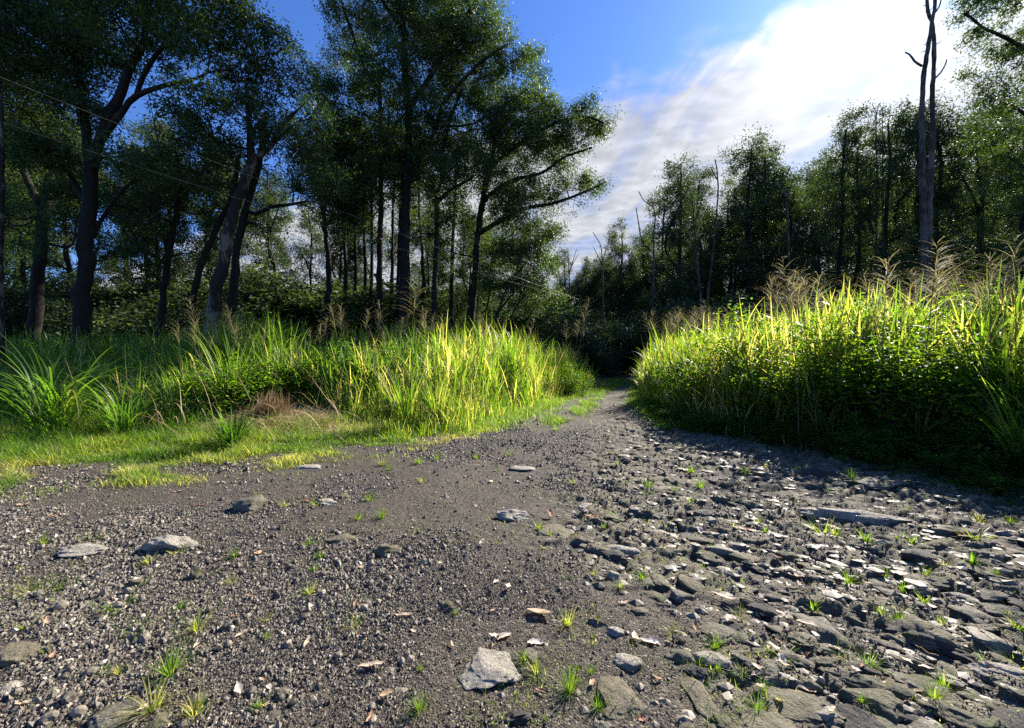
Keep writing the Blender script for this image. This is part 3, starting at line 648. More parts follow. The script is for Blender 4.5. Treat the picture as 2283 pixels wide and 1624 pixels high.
for i in range(36):                                       # forest behind the left groups
    px = -500 + 1740 * (i + rg.uniform(0, 1)) / 36; d = rg.uniform(20, 36) if px < 550 else rg.uniform(25, 40)
    top = np.interp(px, [-500, 200, 600, 700, 800, 1100, 1240], [100, 250, 330, 470, 380, 440, 600]) + rg.uniform(0, 90)
    x, y, h = by_top(px, top, d); place_tree(kinds[int(rg.integers(0, 6))], x, y, h, 'dark tree standing in the shade behind the big left trees', 'shaded trees behind the left groups', rz=rg.uniform(0, 6), sx=rg.uniform(.8, 1.15))
for i in range(98):
    left = i < 60
    if left: px = -350 + 1570 * (i + rg.uniform(0, 1)) / 60; d = rg.uniform(19, 32) if px < 500 else rg.uniform(25, 36)
    else: px = 1330 + 1300 * (i - 60 + rg.uniform(0, 1)) / 38; d = rg.uniform(27, 44) if px > 1550 else rg.uniform(34, 50)
    x, y = (px - HX) / F * d, d
    place_tree(ukinds[int(rg.integers(0, 3))], x, y, rg.uniform(.16, .26) * d if left else rg.uniform(4, 7.5), 'dark leafy bush in the shade under the left trees' if left else 'dark leafy bush under the trees right of the track',
               'shaded bushes under the left trees' if left else 'shaded bushes right of the track', 'understorey_bush', rg.uniform(1, 1.4), rg.uniform(0, 6), 'bush')
for i, (px, d, h) in enumerate([(1235, 27, 3.2), (1262, 30, 3.6), (1290, 29, 3.3), (1315, 33, 4.2), (1345, 38, 4.5), (1225, 24, 2.6), (1300, 40, 5.5), (1270, 36, 5.0)]):
    x, y = (px - HX) / F * d, d
    place_tree(ukinds[i % 3], x, y, h, 'dark bush', 'dark bushes beside the end of the track', 'understorey_bush', 1.2, i * 1.1, 'bush')
# distant forest closing the track
for i in range(34):
    px = 1190 + 400 * (i + rg.uniform(0, 1)) / 34; d = rg.uniform(48, 66)
    x, y, h = by_top(px, float(np.interp(px, [1190, 1250, 1330, 1600], [640, 625, 585, 560])) + rg.uniform(0, 45), d); place_tree(kinds[5 if i % 2 else 3], x, y, h, 'far dark tree closing the end of the track', 'far trees at the end of the track', sx=1.3, rz=rg.uniform(0, 6))
# a few trees outside the frame at either side keep the forest going
# ------------------------------------------------------------------ grass
rg = np.random.default_rng(7)
def hz(x, y): return height(x, y)
straw = lambda x, y: np.exp(-(((x + 4.9) / 1.6) ** 2 + ((y - 8.2) / 1.05) ** 2) ** 1.5)     # flattened dry patch
def left_h(x, y):                                                       # how tall the grass stands on the left bank
    d = dl(x, y)
    lawn = np.interp(x, [-9, -4.5, -3, -1.8], [1.7, 1.9, 1.0, .1]); a = x / np.maximum(y, .1)                # low grass strip in front, only on the left
    e = d - lawn
    h = .12 + .25 * sstep(-1.2, .2, e) + 1.4 * sstep(0.0, 2.0, e) + .45 * sstep(2, 6, e)
    return h * (1 - .9 * straw(x, y)) * (.9 + 1.1 * (fbm(x * 1.0, y * 1.0, 3, 40))) * np.interp(a, [-1.3, -.9, -.78, -.62, -.52, -.3, -.15], [.62, .66, .98, 1.0, .7, .85, 1.08]) * (1 + .22 * sstep(9, 14, y))
# tall grass on the left: clumps of arching blades
def clump_mass(n_cl, sampler, hfun, seed, per=(11, 19), wid=(.018, .036), tint0=.45, S=5, spreadr=.12):
    rg = np.random.default_rng(seed)
    x, y = sampler(rg, n_cl); h = hfun(x, y)
    ok = h > .16; x, y, h = x[ok], y[ok], h[ok]
    cnt = rg.integers(per[0], per[1], len(x)); k = np.repeat(np.arange(len(x)), cnt); n = len(k)
    ct = rg.normal(0, .13, len(x)) + .35 * fbm(x * .6, y * .6, 2, 77) + .16 * sstep(-.5, 0, x / y)
    px = x[k] + rg.normal(0, spreadr, n); py = y[k] + rg.normal(0, spreadr, n)
    pz = hz(px, py) - .02
    hh = np.clip(h[k] * rg.uniform(.55, 1.08, n), .12, 3.0)
    # leaves of tall grass leave the stem at many heights
    lift = np.where(hh > .9, rg.uniform(0, .55, n) * hh, 0)
    pos = np.stack([px, py, pz + lift], 1)
    L = np.clip((hh - lift) * rg.uniform(1.0, 1.3, n), .12, 1.3)
    az = rg.uniform(0, 2 * np.pi, n)
    V, Fq = blades(rg, pos, L, rg.uniform(wid[0], wid[1], n) * np.clip(hh, .35, 1.1), az, rg.uniform(.02, .38, n), 2.3 * rg.random(n) ** 1.7, S)
    t = np.clip(rg.normal(tint0, .17, n) + ct[k] + (rg.random(n) < .08) * .45, 0, 1)
    # stems carrying the high leaves
    m = lift > .3; sp = pos[m].copy(); sp[:, 2] = pz[m]
    V2, F2 = blades(rg, sp, lift[m] * 1.05, np.full(m.sum(), .009), az[m], np.full(m.sum(), .02), np.full(m.sum(), .05), 2)
    return (V, Fq, rep(t, (S + 1) * 2)), (V2, F2, rep(np.clip(t[m] + .2, 0, 1), 6))
def samp_left(rg, n):
    y = 5.2 + (rg.random(n) ** 1.5) * 16; x = rg.uniform(-1.45, .45, n) * y + 0
    ok = (dl(x, y) > .0); return x[ok], y[ok]
def samp_right(rg, n):
    y = 1.5 + rg.random(n) ** 1.2 * 22; x = np.interp(y, ER[:, 0], ER[:, 1]) + .3 + rg.random(n) ** 1.3 * 7
    return x, y
def right_h(x, y):
    d = dr(x, y) + np.interp(y, [5, 7, 9.5, 13], [.1, .4, 1.1, 1.5]); return (.22 + 2.15 * sstep(1.0, 2.7, d) + .25 * sstep(2.7, 5, d)) * (.9 + 1.0 * fbm(x * .9, y * .9, 3, 41)) * np.interp(y, [5, 8, 13, 25], [1.22, 1.12, 1.22, 1.35])
parts = clump_mass(6200, samp_left, left_h, 100, tint0=.5)
obj('tall_grass', mesh_from('tall_grass', [(p[0], p[1]) for p in parts], M_GRASS, True, {'tint': np.concatenate([p[2] for p in parts])}), kind='stuff', label='tall bright green grass standing on the left bank', cat='grass')
parts = clump_mass(2900, samp_right, right_h, 101, per=(8, 14), tint0=.6, wid=(.022, .045))
obj('tall_grass', mesh_from('tall_grass', [(p[0], p[1]) for p in parts], M_GRASS, True, {'tint': np.concatenate([p[2] for p in parts])}), kind='stuff', label='tall backlit yellow-green grass on the right bank', cat='grass')

rgd = np.random.default_rng(140); n = 700
y = 4.2 + rgd.random(n) * 11; x = np.interp(y, ER[:, 0], ER[:, 1]) + rgd.uniform(1.9, 3.8, n)
n2 = 800; y2 = 6.5 + rgd.random(n2) * 9; x2 = rgd.uniform(-1.3, .35, n2) * y2; k = dl(x2, y2) > .6; x = np.concatenate([x, x2[k]]); y = np.concatenate([y, y2[k]]); n = len(x)
V, Fq = blades(rgd, np.stack([x, y, hz(x, y) + rgd.uniform(0, .6, n)], 1), rgd.uniform(.5, 1.5, n), rgd.uniform(.006, .02, n), rgd.uniform(0, 6.28, n), rgd.uniform(.05, 1.2, n), rgd.uniform(-.3, 2.4, n), 6)
obj('dead_grass', mesh_from('dead_grass', [(V, Fq)], M_DRY, True, {'tint': rep(np.clip(rgd.normal(.35, .25, n), 0, 1), 14)}), kind='stuff', label='bent brown dead blades mixed through the green banks', cat='grass')

# short grass: verge at the left, the strip in the track, thin runners on the gravel
def short_mass(x, y, h, seed, tint0, w=.004, S=3, flat=.5, tv=0.0):
    rg = np.random.default_rng(seed); n = len(x)
    pos = np.stack([x, y, hz(x, y) - .004], 1)
    V, Fq = blades(rg, pos, h * rg.uniform(.6, 1.4, n), rg.uniform(.7, 1.4, n) * w, rg.uniform(0, 6.28, n), rg.uniform(.1, flat + .4, n), rg.uniform(.2, 1.5, n), S)
    return V, Fq, rep(np.clip(rg.normal(tint0, .16, n) + tv, 0, 1), (S + 1) * 2)
n = 300000
y = rg.uniform(4.0, 9.5, n); x = rg.uniform(-1.5, .3, n) * y; d = dl(x, y)
patch = fbm(x * 1.3, y * 1.9, 4, 51)
p = sstep(-.9, .45, d + patch * 1.3) * (d < 2.8) * (1 - .85 * straw(x, y)) + .75 * sstep(-.25, .4, patch) * sstep(-1.7, -.3, d) * sstep(-1.5, -2.4, x) * (d < 0)
ok = rg.random(n) < np.clip(p, 0, 1); x, y, d = x[ok], y[ok], d[ok]
a1 = short_mass(x, y, np.clip(.10 + .11 * np.clip(d, 0, 2), .05, .32) * (1 + 1.3 * fbm(x * 2.2, y * 2.2, 3, 55)), 110, .6, .0052, 4, .9, .5 * fbm(x * .9, y * 1.4, 3, 56) + .14 * sstep(.2, -.5, d))
n = 34000
s = rg.random(n); cx = np.interp(s, [0, .3, .7, 1], [1.0, 1.55, 2.9, 4.6]); cyy = np.interp(s, [0, .3, .7, 1], [8.8, 10.5, 14, 19.5])
x = cx + rg.normal(0, .22, n); y = cyy + rg.normal(0, .35, n); ok = (fbm(x * 2, y * 1.2, 3, 52) > .02) & (rg.random(n) < .6)
a2 = short_mass(x[ok], y[ok], np.full(ok.sum(), .13) * rg.uniform(.4, 1.6, ok.sum()), 111, .6, .0055, 3, .9)
n = 60000                                                  # the edges of the track further on
y = 8 + rg.random(n) * 20; side = rg.random(n) < .6
xl = np.interp(y, EL[:, 1], EL[:, 0]) + rg.normal(0, .3, n); xr_ = np.interp(y, ER[:, 0], ER[:, 1]) + rg.normal(0, .2, n)
x = np.where(side, xl, xr_)
a3 = short_mass(x, y, np.full(n, .16), 112, .62, .008)
n = 26000                                                  # scattered runners among the stones, in small patches
y = 1.5 + rg.random(n) ** 1.3 * 7; x = rg.uniform(-1.4, 1.4, n) * y
q = fbm(x * 2.2, y * 2.2, 3, 53) + .12 * rocky(x, y); ok = (q > .30) & (dr(x, y) < 0) & (dl(x, y) < 0)
a4 = short_mass(x[ok], y[ok], np.full(ok.sum(), .035), 113, .7, .0028)
ch = [a1, a2, a3, a4]
obj('short_grass', mesh_from('short_grass', [(c[0], c[1]) for c in ch], M_GRASS, True, {'tint': np.concatenate([c[2] for c in ch])}), kind='stuff', label='short thin grass creeping over the gravel edge', cat='grass')
# straw scattered and lying
n = 8500
x = -4.85 + rg.normal(0, .95, n); y = 8.1 + rg.normal(0, .62, n)
pos = np.stack([x, y, hz(x, y) + .03 + .22 * straw(x, y) * rg.random(n)], 1)
V, Fq = blades(rg, pos, rg.uniform(.2, .6, n), rg.uniform(.004, .012, n), rg.uniform(0, 6.28, n), rg.uniform(1.2, 1.6, n), rg.uniform(-.2, .4, n), 3)
obj('straw_litter', mesh_from('straw_litter', [(V, Fq)], M_DRY, True, {'tint': rep(np.clip(rg.normal(.6, .25, n), 0, 1), 8)}), kind='stuff', label='flattened pale straw lying in a gap of the left grass', cat='straw')
# the dried heap standing in it
n = 900
a = rg.uniform(0, 6.28, n); rr = rg.random(n) ** .6
pos = np.stack([rr * np.cos(a) * .5 - .18, rr * np.sin(a) * .3, .02 + .1 * (1 - rr) * rg.random(n)], 1)
tip = np.array([.16, .05, .40]) + rg.normal(0, 1, (n, 3)) * (.13, .1, .08); dv = tip - pos; L = np.linalg.norm(dv, axis=1) * rg.uniform(.6, 1.1, n)
V, Fq = blades(rg, pos, L, rg.uniform(.01, .022, n), np.arctan2(dv[:, 1], dv[:, 0]), np.arctan2(np.hypot(dv[:, 0], dv[:, 1]), dv[:, 2]), rg.uniform(-1.0, 1.0, n), 4)
hx, hy = -5.15, 8.15
obj('dry_grass_heap', mesh_from('dry_grass_heap', [(V, Fq)], M_DRY, True, {'tint': rep(np.clip(rg.normal(.2, .2, n), 0, 1), 10)}), None, (hx, hy, float(hz(hx, hy)) + .05), scale=1.2,
    label='brown peaked heap of collapsed dead grass in the straw gap', cat='grass heap')

# ground cover at the foot of the right bank
n = 32000
y = 1.6 + rg.random(n) * 13; x = np.interp(y, ER[:, 0], ER[:, 1]) + rg.uniform(-.45, 2.3, n) + .25 * fbm(y * 1.5, y * 0, 2, 60)
ok = rg.random(n) < sstep(-.5, .15, dr(x, y)); x, y = x[ok], y[ok]; n = len(x)
h = rg.uniform(.01, .36, n) * sstep(-.5, 1.0, dr(x, y)) * (.4 + vnoise(x * 3, y * 3, 5)) + .02
pos = np.stack([x, y, hz(x, y) + h], 1); a = rg.uniform(0, 6.28, n)
dd = np.stack([np.cos(a), np.sin(a), rg.uniform(-.3, .4, n)], 1); dd /= np.linalg.norm(dd, axis=1)[:, None]; nn = rg.normal(0, .35, (n, 3)); nn[:, 2] = 1
V, Fq = ovals(rg, pos, dd, nn, rg.uniform(.03, .065, n), rg.uniform(.018, .035, n))
obj('ground_cover', mesh_from('ground_cover', [(V, Fq)], M_SHRUB, True, {'tint': rep(np.clip(rg.normal(.25, .2, n), 0, 1), 6)}), kind='stuff', label='low dark leafy creeper at the foot of the right bank', cat='ground cover')

# leafy shrubs
LATER = []
def shrub_mesh(seed, H, rad, nst, leafn, L0=.055, tint=.5):
    rg = np.random.default_rng(seed); st = []; PP = []; DD = []
    for _ in range(nst):
        a = rg.uniform(0, 6.28); rr = rad * rg.random() ** .6; h = H * (1 - .35 * (rr / rad) ** 2) * rg.uniform(.7, 1.08)
        b0 = np.array([math.cos(a) * rr * .3, math.sin(a) * rr * .3, -.05]); t0 = np.array([math.cos(a) * rr, math.sin(a) * rr, h])
        p = smooth_path([b0, (b0 + t0) / 2 + rg.normal(0, .08, 3), t0, t0 + rg.normal(0, .1, 3) + (0, 0, .06)], 8)
        st.append(tube(p, np.linspace(.008, .002, 8), 4))
        m = leafn; s = rg.uniform(.12, 1, m) ** .75 * 7; i = np.minimum(s.astype(int), 6); fr = (s - i)[:, None]
        q = p[i] * (1 - fr) + p[i + 1] * fr; q += rg.normal(0, .07, (m, 3))
        PP.append(q)
    PP = np.concatenate(PP); n = len(PP); a = rg.uniform(0, 6.28, n)
    DD = np.stack([np.cos(a), np.sin(a), rg.uniform(-.5, .5, n)], 1); DD /= np.linalg.norm(DD, axis=1)[:, None]
    nn = rg.normal(0, .5, (n, 3)); nn[:, 2] += 1
    V, Fq = ovals(rg, PP, DD, nn, L0 * rg.uniform(.6, 1.4, n), L0 * .62 * rg.uniform(.6, 1.3, n))
    return mesh_from('stems', [merge(st)], M_BARK), mesh_from('foliage', [(V, Fq)], M_SHRUB, True, {'tint': rep(np.clip(rg.normal(tint, .2, n), 0, 1), 6)})
SK = [shrub_mesh(201, 1.45, .8, 36, 56, .065, tint=.7), shrub_mesh(202, 1.65, .75, 36, 58, .065, tint=.75), shrub_mesh(203, 1.2, .85, 34, 58, .06, .65), shrub_mesh(204, 1.2, .9, 40, 70, .07, .15)]
def place_shrub(k, x, y, s, label, name='leafy_shrub', group=None):
    r = empty(name, (x, y, float(hz(x, y))), (0, 0, rg.uniform(0, 6.28)), (s, s, s * rg.uniform(.92, 1.08)), label=label, cat='shrub', group=group)
    obj('stems', SK[k][0], r); obj('foliage', SK[k][1], r); return r
for (px, d, off, k, s, lb) in [
    (1480, 13.0, .7, 2, 1.0, 'small bright shrub beside the narrow end of the track, right side'), (1510, 10.6, .8, 0, 1.0, 'bright leafy shrub at the left end of the right bank'),
    (1560, 9.0, .8, 2, .95, 'low leafy shrub bulging onto the track right of its bend'), (1620, 8.6, 1.1, 1, 1.05, 'rounded backlit shrub with yellow-green leaves left of the brown thicket'),
    (1690, 7.8, .9, 0, 1.1, 'backlit shrub over the brown shaded stems of the right bank'), (1760, 7.3, 1.0, 2, 1.15, 'shrub just left of the middle of the right bank'),
    (1830, 6.9, 1.0, 1, 1.1, 'tall-stemmed leafy shrub in the middle of the right bank'), (1900, 6.4, 1.2, 0, 1.15, 'bright shrub right of the middle of the right bank'),
    (1980, 6.2, 1.5, 2, 1.3, 'shrub below the cluster of large seed heads'), (2060, 5.8, 1.5, 1, 1.1, 'shrub behind the arching grass clump of the right bank'),
    (2150, 5.6, 1.7, 0, 1.1, 'leafy shrub left of the broad-bladed cane grass'), (2240, 5.2, 1.7, 2, 1.2, 'leafy shrub behind the broad-bladed cane grass at the right edge'),
    (1650, 9.6, 2.2, 1, 1.4, 'taller shrub at the back, above the rounded backlit shrub'), (1780, 8.8, 2.3, 0, 1.45, 'taller shrub at the back below the left seed heads'), (1920, 7.8, 2.4, 1, 1.35, 'taller shrub at the back with round leaves against the dark trees'),
    (2040, 7.3, 2.7, 0, 1.4, 'taller shrub at the back near the dead twin trunk'), (2180, 6.8, 3.0, 1, 1.4, 'taller shrub at the back near the right edge')]:
    x = (px - HX) / F * d; xe = float(np.interp(d, ER[:, 0], ER[:, 1])); x = max(x, xe + float(np.interp(d, [5, 7, 9.5], [1.25, .9, .2])) + off * .3)
    place_shrub(k, x, d, s, lb)
for (px, d, k, s, lb) in [(690, 10.2, 3, 1.0, 'dark glossy shrub left in the shaded hollow of the left grass'), (770, 10.6, 3, 1.2, 'dark glossy shrub in the middle of the shaded hollow'), (850, 10.8, 3, 1.15, 'dark glossy shrub right in the shaded hollow of the left grass'),
                          (910, 11.2, 3, 1.0, 'small dark shrub below the lone tall seed stalk'), (540, 8.7, 0, 1.0, 'bushy weed mixed into the grass behind the straw gap'), (480, 8.9, 2, 1.0, 'leafy weed at the foot of the seeding grass, left of the straw gap'),
                          (610, 9.4, 3, .9, 'dark weed behind the brown dead grass heap'), (1290, 15.5, 2, .8, 'low shrub at the right tip of the left grass bank'), (1265, 15.0, 1, .8, 'weed bush near the right tip of the left grass bank')]:
    place_shrub(k, (px - HX) / F * d, d, s, lb)
SL = shrub_mesh(205, 1.1, .95, 34, 60, .085, .3)
for i in range(34):
    d = 3.3 + 8.5 * (i / 34) ** 1.25 + rg.uniform(-.15, .15); x = float(np.interp(d, ER[:, 0], ER[:, 1])) + rg.uniform(.0, 1.1) * float(np.interp(d, [4, 9], [1.2, .35])); s = rg.uniform(.28, .52) * float(np.interp(x - np.interp(d, ER[:, 0], ER[:, 1]), [0, 1], [.7, 1.3]))
    r = empty('low_weed', (x, d, float(hz(x, d))), (0, 0, rg.uniform(0, 6.28)), (s, s, s * .9), cat='weed', group='low leafy weeds at the foot of the right bank')
    obj('stems', SL[0], r); obj('foliage', SL[1], r); LATER.append((r, 'low leafy weed at the bank foot', 'T'))
# small broadleaf seedlings at the foot of the right bank
def seedling(seed, H=.3, n=26):
    rg = np.random.default_rng(seed); st = []; PP = []; DD = []
    for a in range(3):
        b0 = np.array([rg.normal() * .015, rg.normal() * .015, -.01]); t0 = np.array([rg.normal() * .06, rg.normal() * .06, H * rg.uniform(.7, 1.05)]); st.append(tube([b0, (b0 + t0) / 2, t0], [.004, .003, .002], 4))
        for j in range(n // 3):
            s = .3 + .7 * j / (n // 3); an = j * 2.4; PP.append(b0 + (t0 - b0) * s); DD.append((math.cos(an), math.sin(an), .1))
    PP = np.array(PP); DD = np.array(DD); DD /= np.linalg.norm(DD, axis=1)[:, None]; nn = rg.normal(0, .3, PP.shape); nn[:, 2] += 1; m = len(PP)
    V, Fq = ovals(rg, PP, DD, nn, rg.uniform(.05, .08, m), rg.uniform(.028, .045, m))
    return mesh_from('stems', [merge(st)], M_SHRUB), mesh_from('foliage', [(V, Fq)], M_SHRUB, True, {'tint': rep(np.clip(rg.normal(.6, .2, m), 0, 1), 6)})
SD = [seedling(i) for i in (301, 302, 303)]
for i, (px, py, s, lb) in enumerate([(1885, 1035, .9, 'sunlit yellow-green seedling standing alone before the dark bank foot'), (1930, 1040, .75, 'seedling right beside the sunlit yellow-green one'), (2095, 1060, .85, 'pale-leaved seedling in the shade left of the cane grass'),
                                 (2125, 1075, .7, 'second pale-leaved seedling in the shade left of the cane grass'), (1760, 1000, .5, 'tiny seedling at the shade edge of the right bank'), (1500, 960, .8, 'seedling at the left foot of the right bank'),
                                 (1550, 975, .7, 'seedling with flat leaves on the dark edge of the right bank'), (2215, 1110, .9, 'seedling near the right edge in deep shade')]):
    x, y = G(px, py); r = empty('seedling', (x, y, float(hz(x, y))), (0, 0, i * 1.3), (s, s, s), label=lb, cat='seedling'); obj('stems', SD[i % 3][0], r); obj('foliage', SD[i % 3][1], r)

# grass clumps that stand out
def clump(seed, n, H, Wd, spread=.12, lean=(.05, .5), curve=(.3, 1.9), S=8, tint=.5):
    rg = np.random.default_rng(seed); a = rg.uniform(0, 6.28, n); r = rg.random(n) ** .5 * spread
    pos = np.stack([np.cos(a) * r, np.sin(a) * r, rg.uniform(-.03, .25, n) * H], 1)
    V, Fq = blades(rg, pos, H * rg.uniform(.5, 1.1, n), Wd * rg.uniform(.7, 1.3, n), a + rg.normal(0, .6, n), rg.uniform(*lean, n), rg.uniform(*curve, n), S)
    return mesh_from('grass_clump', [(V, Fq)], M_GRASS, True, {'tint': rep(np.clip(rg.normal(tint, .15, n) + (rg.random(n) < .1) * .35, 0, 1), (S + 1) * 2)})
FC1 = clump(421, 80, 1.35, .022, .12, (.05, .6), (.3, 1.9), 9, .5); FC2 = clump(422, 70, 1.2, .026, .12, (.05, .6), (.3, 1.9), 9, .62); FC3 = clump(423, 60, 1.5, .03, .14, (.02, .45), (.2, 1.6), 9, .68)
for (x, y, s, me, lb) in [
    (-8.3, 7.0, 1.0, clump(401, 150, 2.0, .026, .28, (.02, .45), (.8, 3.0), 10, .3), 'tall clump with drooping broad blades at the left side of the left bank'),
    (-7.2, 7.2, .8, clump(402, 120, 1.7, .022, .28, (.02, .45), (.8, 2.9), 10, .35), 'arching bluish grass clump right of the tall drooping clump'),
    (-4.6, 6.35, 1.0, clump(403, 130, .72, .02, .10, (.1, .9), (.2, 1.2), 6, .08), 'dark green grass tuft standing on the lawn before the straw gap'),
    (-6.5, 8.9, 1.0, clump(404, 80, 1.9, .026, .2, (.02, .25), (.2, 1.6), 9, .5), 'upright grass clump under the leaning seed heads left of the straw gap'),
    (-2.2, 7.9, 1.0, clump(405, 110, 1.25, .018, .2, (.02, .3), (.1, 1.0), 7, .65), 'stiff upright yellow-green clump right of the straw gap'),
    (-1.6, 8.3, 1.0, clump(406, 110, 1.2, .018, .2, (.02, .3), (.1, 1.0), 7, .62), 'stiff upright clump beside the one right of the straw gap'),
    (6.6, 5.7, 1.0, clump(407, 110, 1.5, .026, .16, (.05, .5), (.2, 1.6), 8, .42), 'fountain-like grass clump arching at the right bank foot, right of centre'),
    (6.7, 7.0, 1.0, clump(408, 100, 1.35, .026, .16, (.05, .5), (.2, 1.5), 8, .4), 'fountain-like grass clump arching at the right bank foot, in the shade'),
    (7.6, 6.0, 1.0, clump(409, 90, 2.3, .042, .2, (.02, .35), (.1, 1.3), 9, .72), 'broad-bladed yellow-green cane grass near the right edge'),
    (6.9, 5.25, 1.0, clump(410, 70, 2.1, .04, .18, (.02, .4), (.1, 1.2), 9, .7), 'broad-bladed cane grass with an orange dry blade in front at the right edge'),
    (6.2, 4.6, 1.0, clump(411, 60, 1.1, .03, .14, (.05, .5), (.2, 1.4), 8, .5), 'shorter broad grass clump in the shade at the right edge'),
    (8.6, 6.9, 1.0, clump(412, 70, 2.7, .045, .2, (.02, .3), (.1, 1.0), 9, .72), 'tall cane grass behind at the right edge')]:
    obj('grass_clump', me, None, (x, y, float(hz(x, y))), scale=s, label=lb, cat='grass clump')
for i, (px, d, s) in enumerate([(1620, 8.3, .55), (1700, 7.6, .6), (1790, 7.4, .8), (1850, 7.1, .95), (1925, 6.8, .9), (1990, 6.6, 1.05), (2050, 6.2, .95), (2120, 5.9, 1.0), (2200, 5.6, 1.05), (2260, 5.3, .9), (2290, 4.7, .8)]):
    x = max((px - HX) / F * d, float(np.interp(d, ER[:, 0], ER[:, 1])) + .5)
    LATER.append((obj('grass_clump', [FC1, FC2, FC3][i % 3], None, (x, d, float(hz(x, d))), (0, 0, i * 1.7), s * 1.2, cat='grass clump', group='arching grass clumps along the right bank'), 'arching grass clump', 'T'))

# seed heads
def panicle(seed, H=2.6, head=.66):
    rg = np.random.default_rng(seed); ben = rg.uniform(.02, .14); az = rg.uniform(0, 6.28)
    t = np.linspace(0, 1, 12); p = np.stack([np.cos(az) * ben * H * t ** 2, np.sin(az) * ben * H * t ** 2, H * t], 1)
    ch = [tube(p, np.linspace(.0065, .0018, 12), 4)]; side = []
    PP = []; LL = []; AA = []
    nb = int(rg.integers(30, 54))
    for i in range(nb):
        s = 1 - head / H * (i / nb) ** .9; q = np.array([np.interp(s, t, p[:, j]) for j in range(3)])
        PP.append(q); LL.append(head * (.22 + .5 * (1 - s) * H / head) * rg.uniform(.7, 1.15)); AA.append(rg.uniform(0, 6.28))
    PP = np.array(PP); LL = np.array(LL); AA = np.array(AA); n = len(PP)
    V, Fq = blades(rg, PP, LL, np.full(n, .0036), AA, rg.uniform(.5, 1.0, n), rg.uniform(.3, 1.2, n), 4)
    # spikelets along the branches
    m = 5; S1 = []
    c = V.reshape(n, 5, 2, 3).mean(2)
    for j in range(1, 5): S1.append(c[:, j])
    S1 = np.concatenate(S1); V3, F3 = leaves(rg, S1, .012, .0045, .3)
    tint = np.concatenate([rep(rg.random(n), 10), rep(rg.random(len(S1)), 4)])
    return mesh_from('stem', ch, M_SEED, True, {'tint': np.full(48, .1)}), mesh_from('seed_head', [(V, Fq), (V3, F3)], M_SEED, True, {'tint': tint}), H
PK = [panicle(500 + i) for i in range(6)]
def place_pan(k, x, y, ztop, tilt, label, group=None, wide=1.0):
    z0 = float(hz(x, y)); s = (ztop - z0) * rg.uniform(.94, 1.05) / PK[k][2]; w = max(.8, min(1.25, s)) * wide
    r = empty('seed_stalk', (x, y, z0), (rg.normal(0, tilt), rg.normal(0, tilt), rg.uniform(0, 6.28)), (w, w, s), label=label, cat='seed stalk', group=group)
    obj('stem', PK[k][0], r); obj('seed_head', PK[k][1], r); return r
place_pan(0, (907 - HX) / F * 9.2, 9.2, CAMZ + 190 / F * 9.2, 0.0, 'lone tall seed stalk standing far above the left grass before the dark trunks', None, 1.4)
for (px, py, d, lb) in [(765, 672, 10, 'medium seed stalk poking up left of the lone tall one'), (2035, 560, 5.9, 'largest feathery seed head, left of the dead twin trunk foot'), (2075, 575, 5.8, 'large feathery seed head just right of the dead twin trunk foot'),
                        (1960, 580, 6.2, 'large seed head at the left of the big right cluster'), (1900, 600, 6.6, 'seed head fanning left of the big right cluster'), (1790, 600, 7.4, 'tall seed head above the left half of the right bank'),
                        (1815, 612, 7.4, 'second tall seed head above the left half of the right bank'), (1770, 625, 7.6, 'shorter seed head leaning by the pair on the left half of the right bank'),
                        (2262, 520, 5.2, 'reddish seed head at the right edge of the view'), (2200, 570, 5.4, 'seed head near the right edge below the dark trees'), (2130, 590, 5.8, 'seed head between the big cluster and the right edge'),
                        (460, 672, 8.6, 'tilted seed head before the pale leaning trunk'), (405, 712, 8.2, 'leftmost of the leaning seed heads by the pale leaning trunk'), (540, 680, 9, 'seed head right of the pale leaning trunk')]:
    place_pan(int(rg.integers(0, 6)), (px - HX) / F * d, d, CAMZ + (HY - py) / F * d, .04, lb, None, 1.45 if px > 1700 else 1.1)
for i in range(105):
    u_ = .2 + .8 * rg.random()
    if u_ < .42: px = rg.uniform(690, 1300); d = np.interp(px, [690, 1000, 1200, 1300], [11, 11, 14.5, 17]) + rg.uniform(-1.5, 3); py = rg.uniform(664, 722) + rg.uniform(0, 25); g = 0
    elif u_ < .50: px = rg.uniform(430, 620); d = rg.uniform(8.6, 11); py = rg.uniform(690, 730); g = 0
    elif u_ < .66: px = rg.uniform(1465, 1700); d = np.interp(px, [1465, 1700], [13.5, 9]) + rg.uniform(-.5, 2); py = rg.uniform(672, 715); g = 1
    elif u_ < .74: px = rg.uniform(1395, 1490); d = rg.uniform(14, 22); py = rg.uniform(730, 800); g = 1
    else: px = rg.uniform(1720, 2330); d = rg.uniform(5.8, 8.5); py = rg.uniform(585, 660); g = 1
    x = (px - HX) / F * d
    if float(dl(x, d)) < .2 and float(dr(x, d)) < .2: continue
    place_pan(int(rg.integers(0, 6)), x, d, CAMZ + (HY - py) / F * d, .07, ['brownish seed stalk rising out of the left grass bank', 'brownish seed stalk rising out of the right grass bank'][g], ['seed stalks of the left bank', 'seed stalks of the right bank'][g])

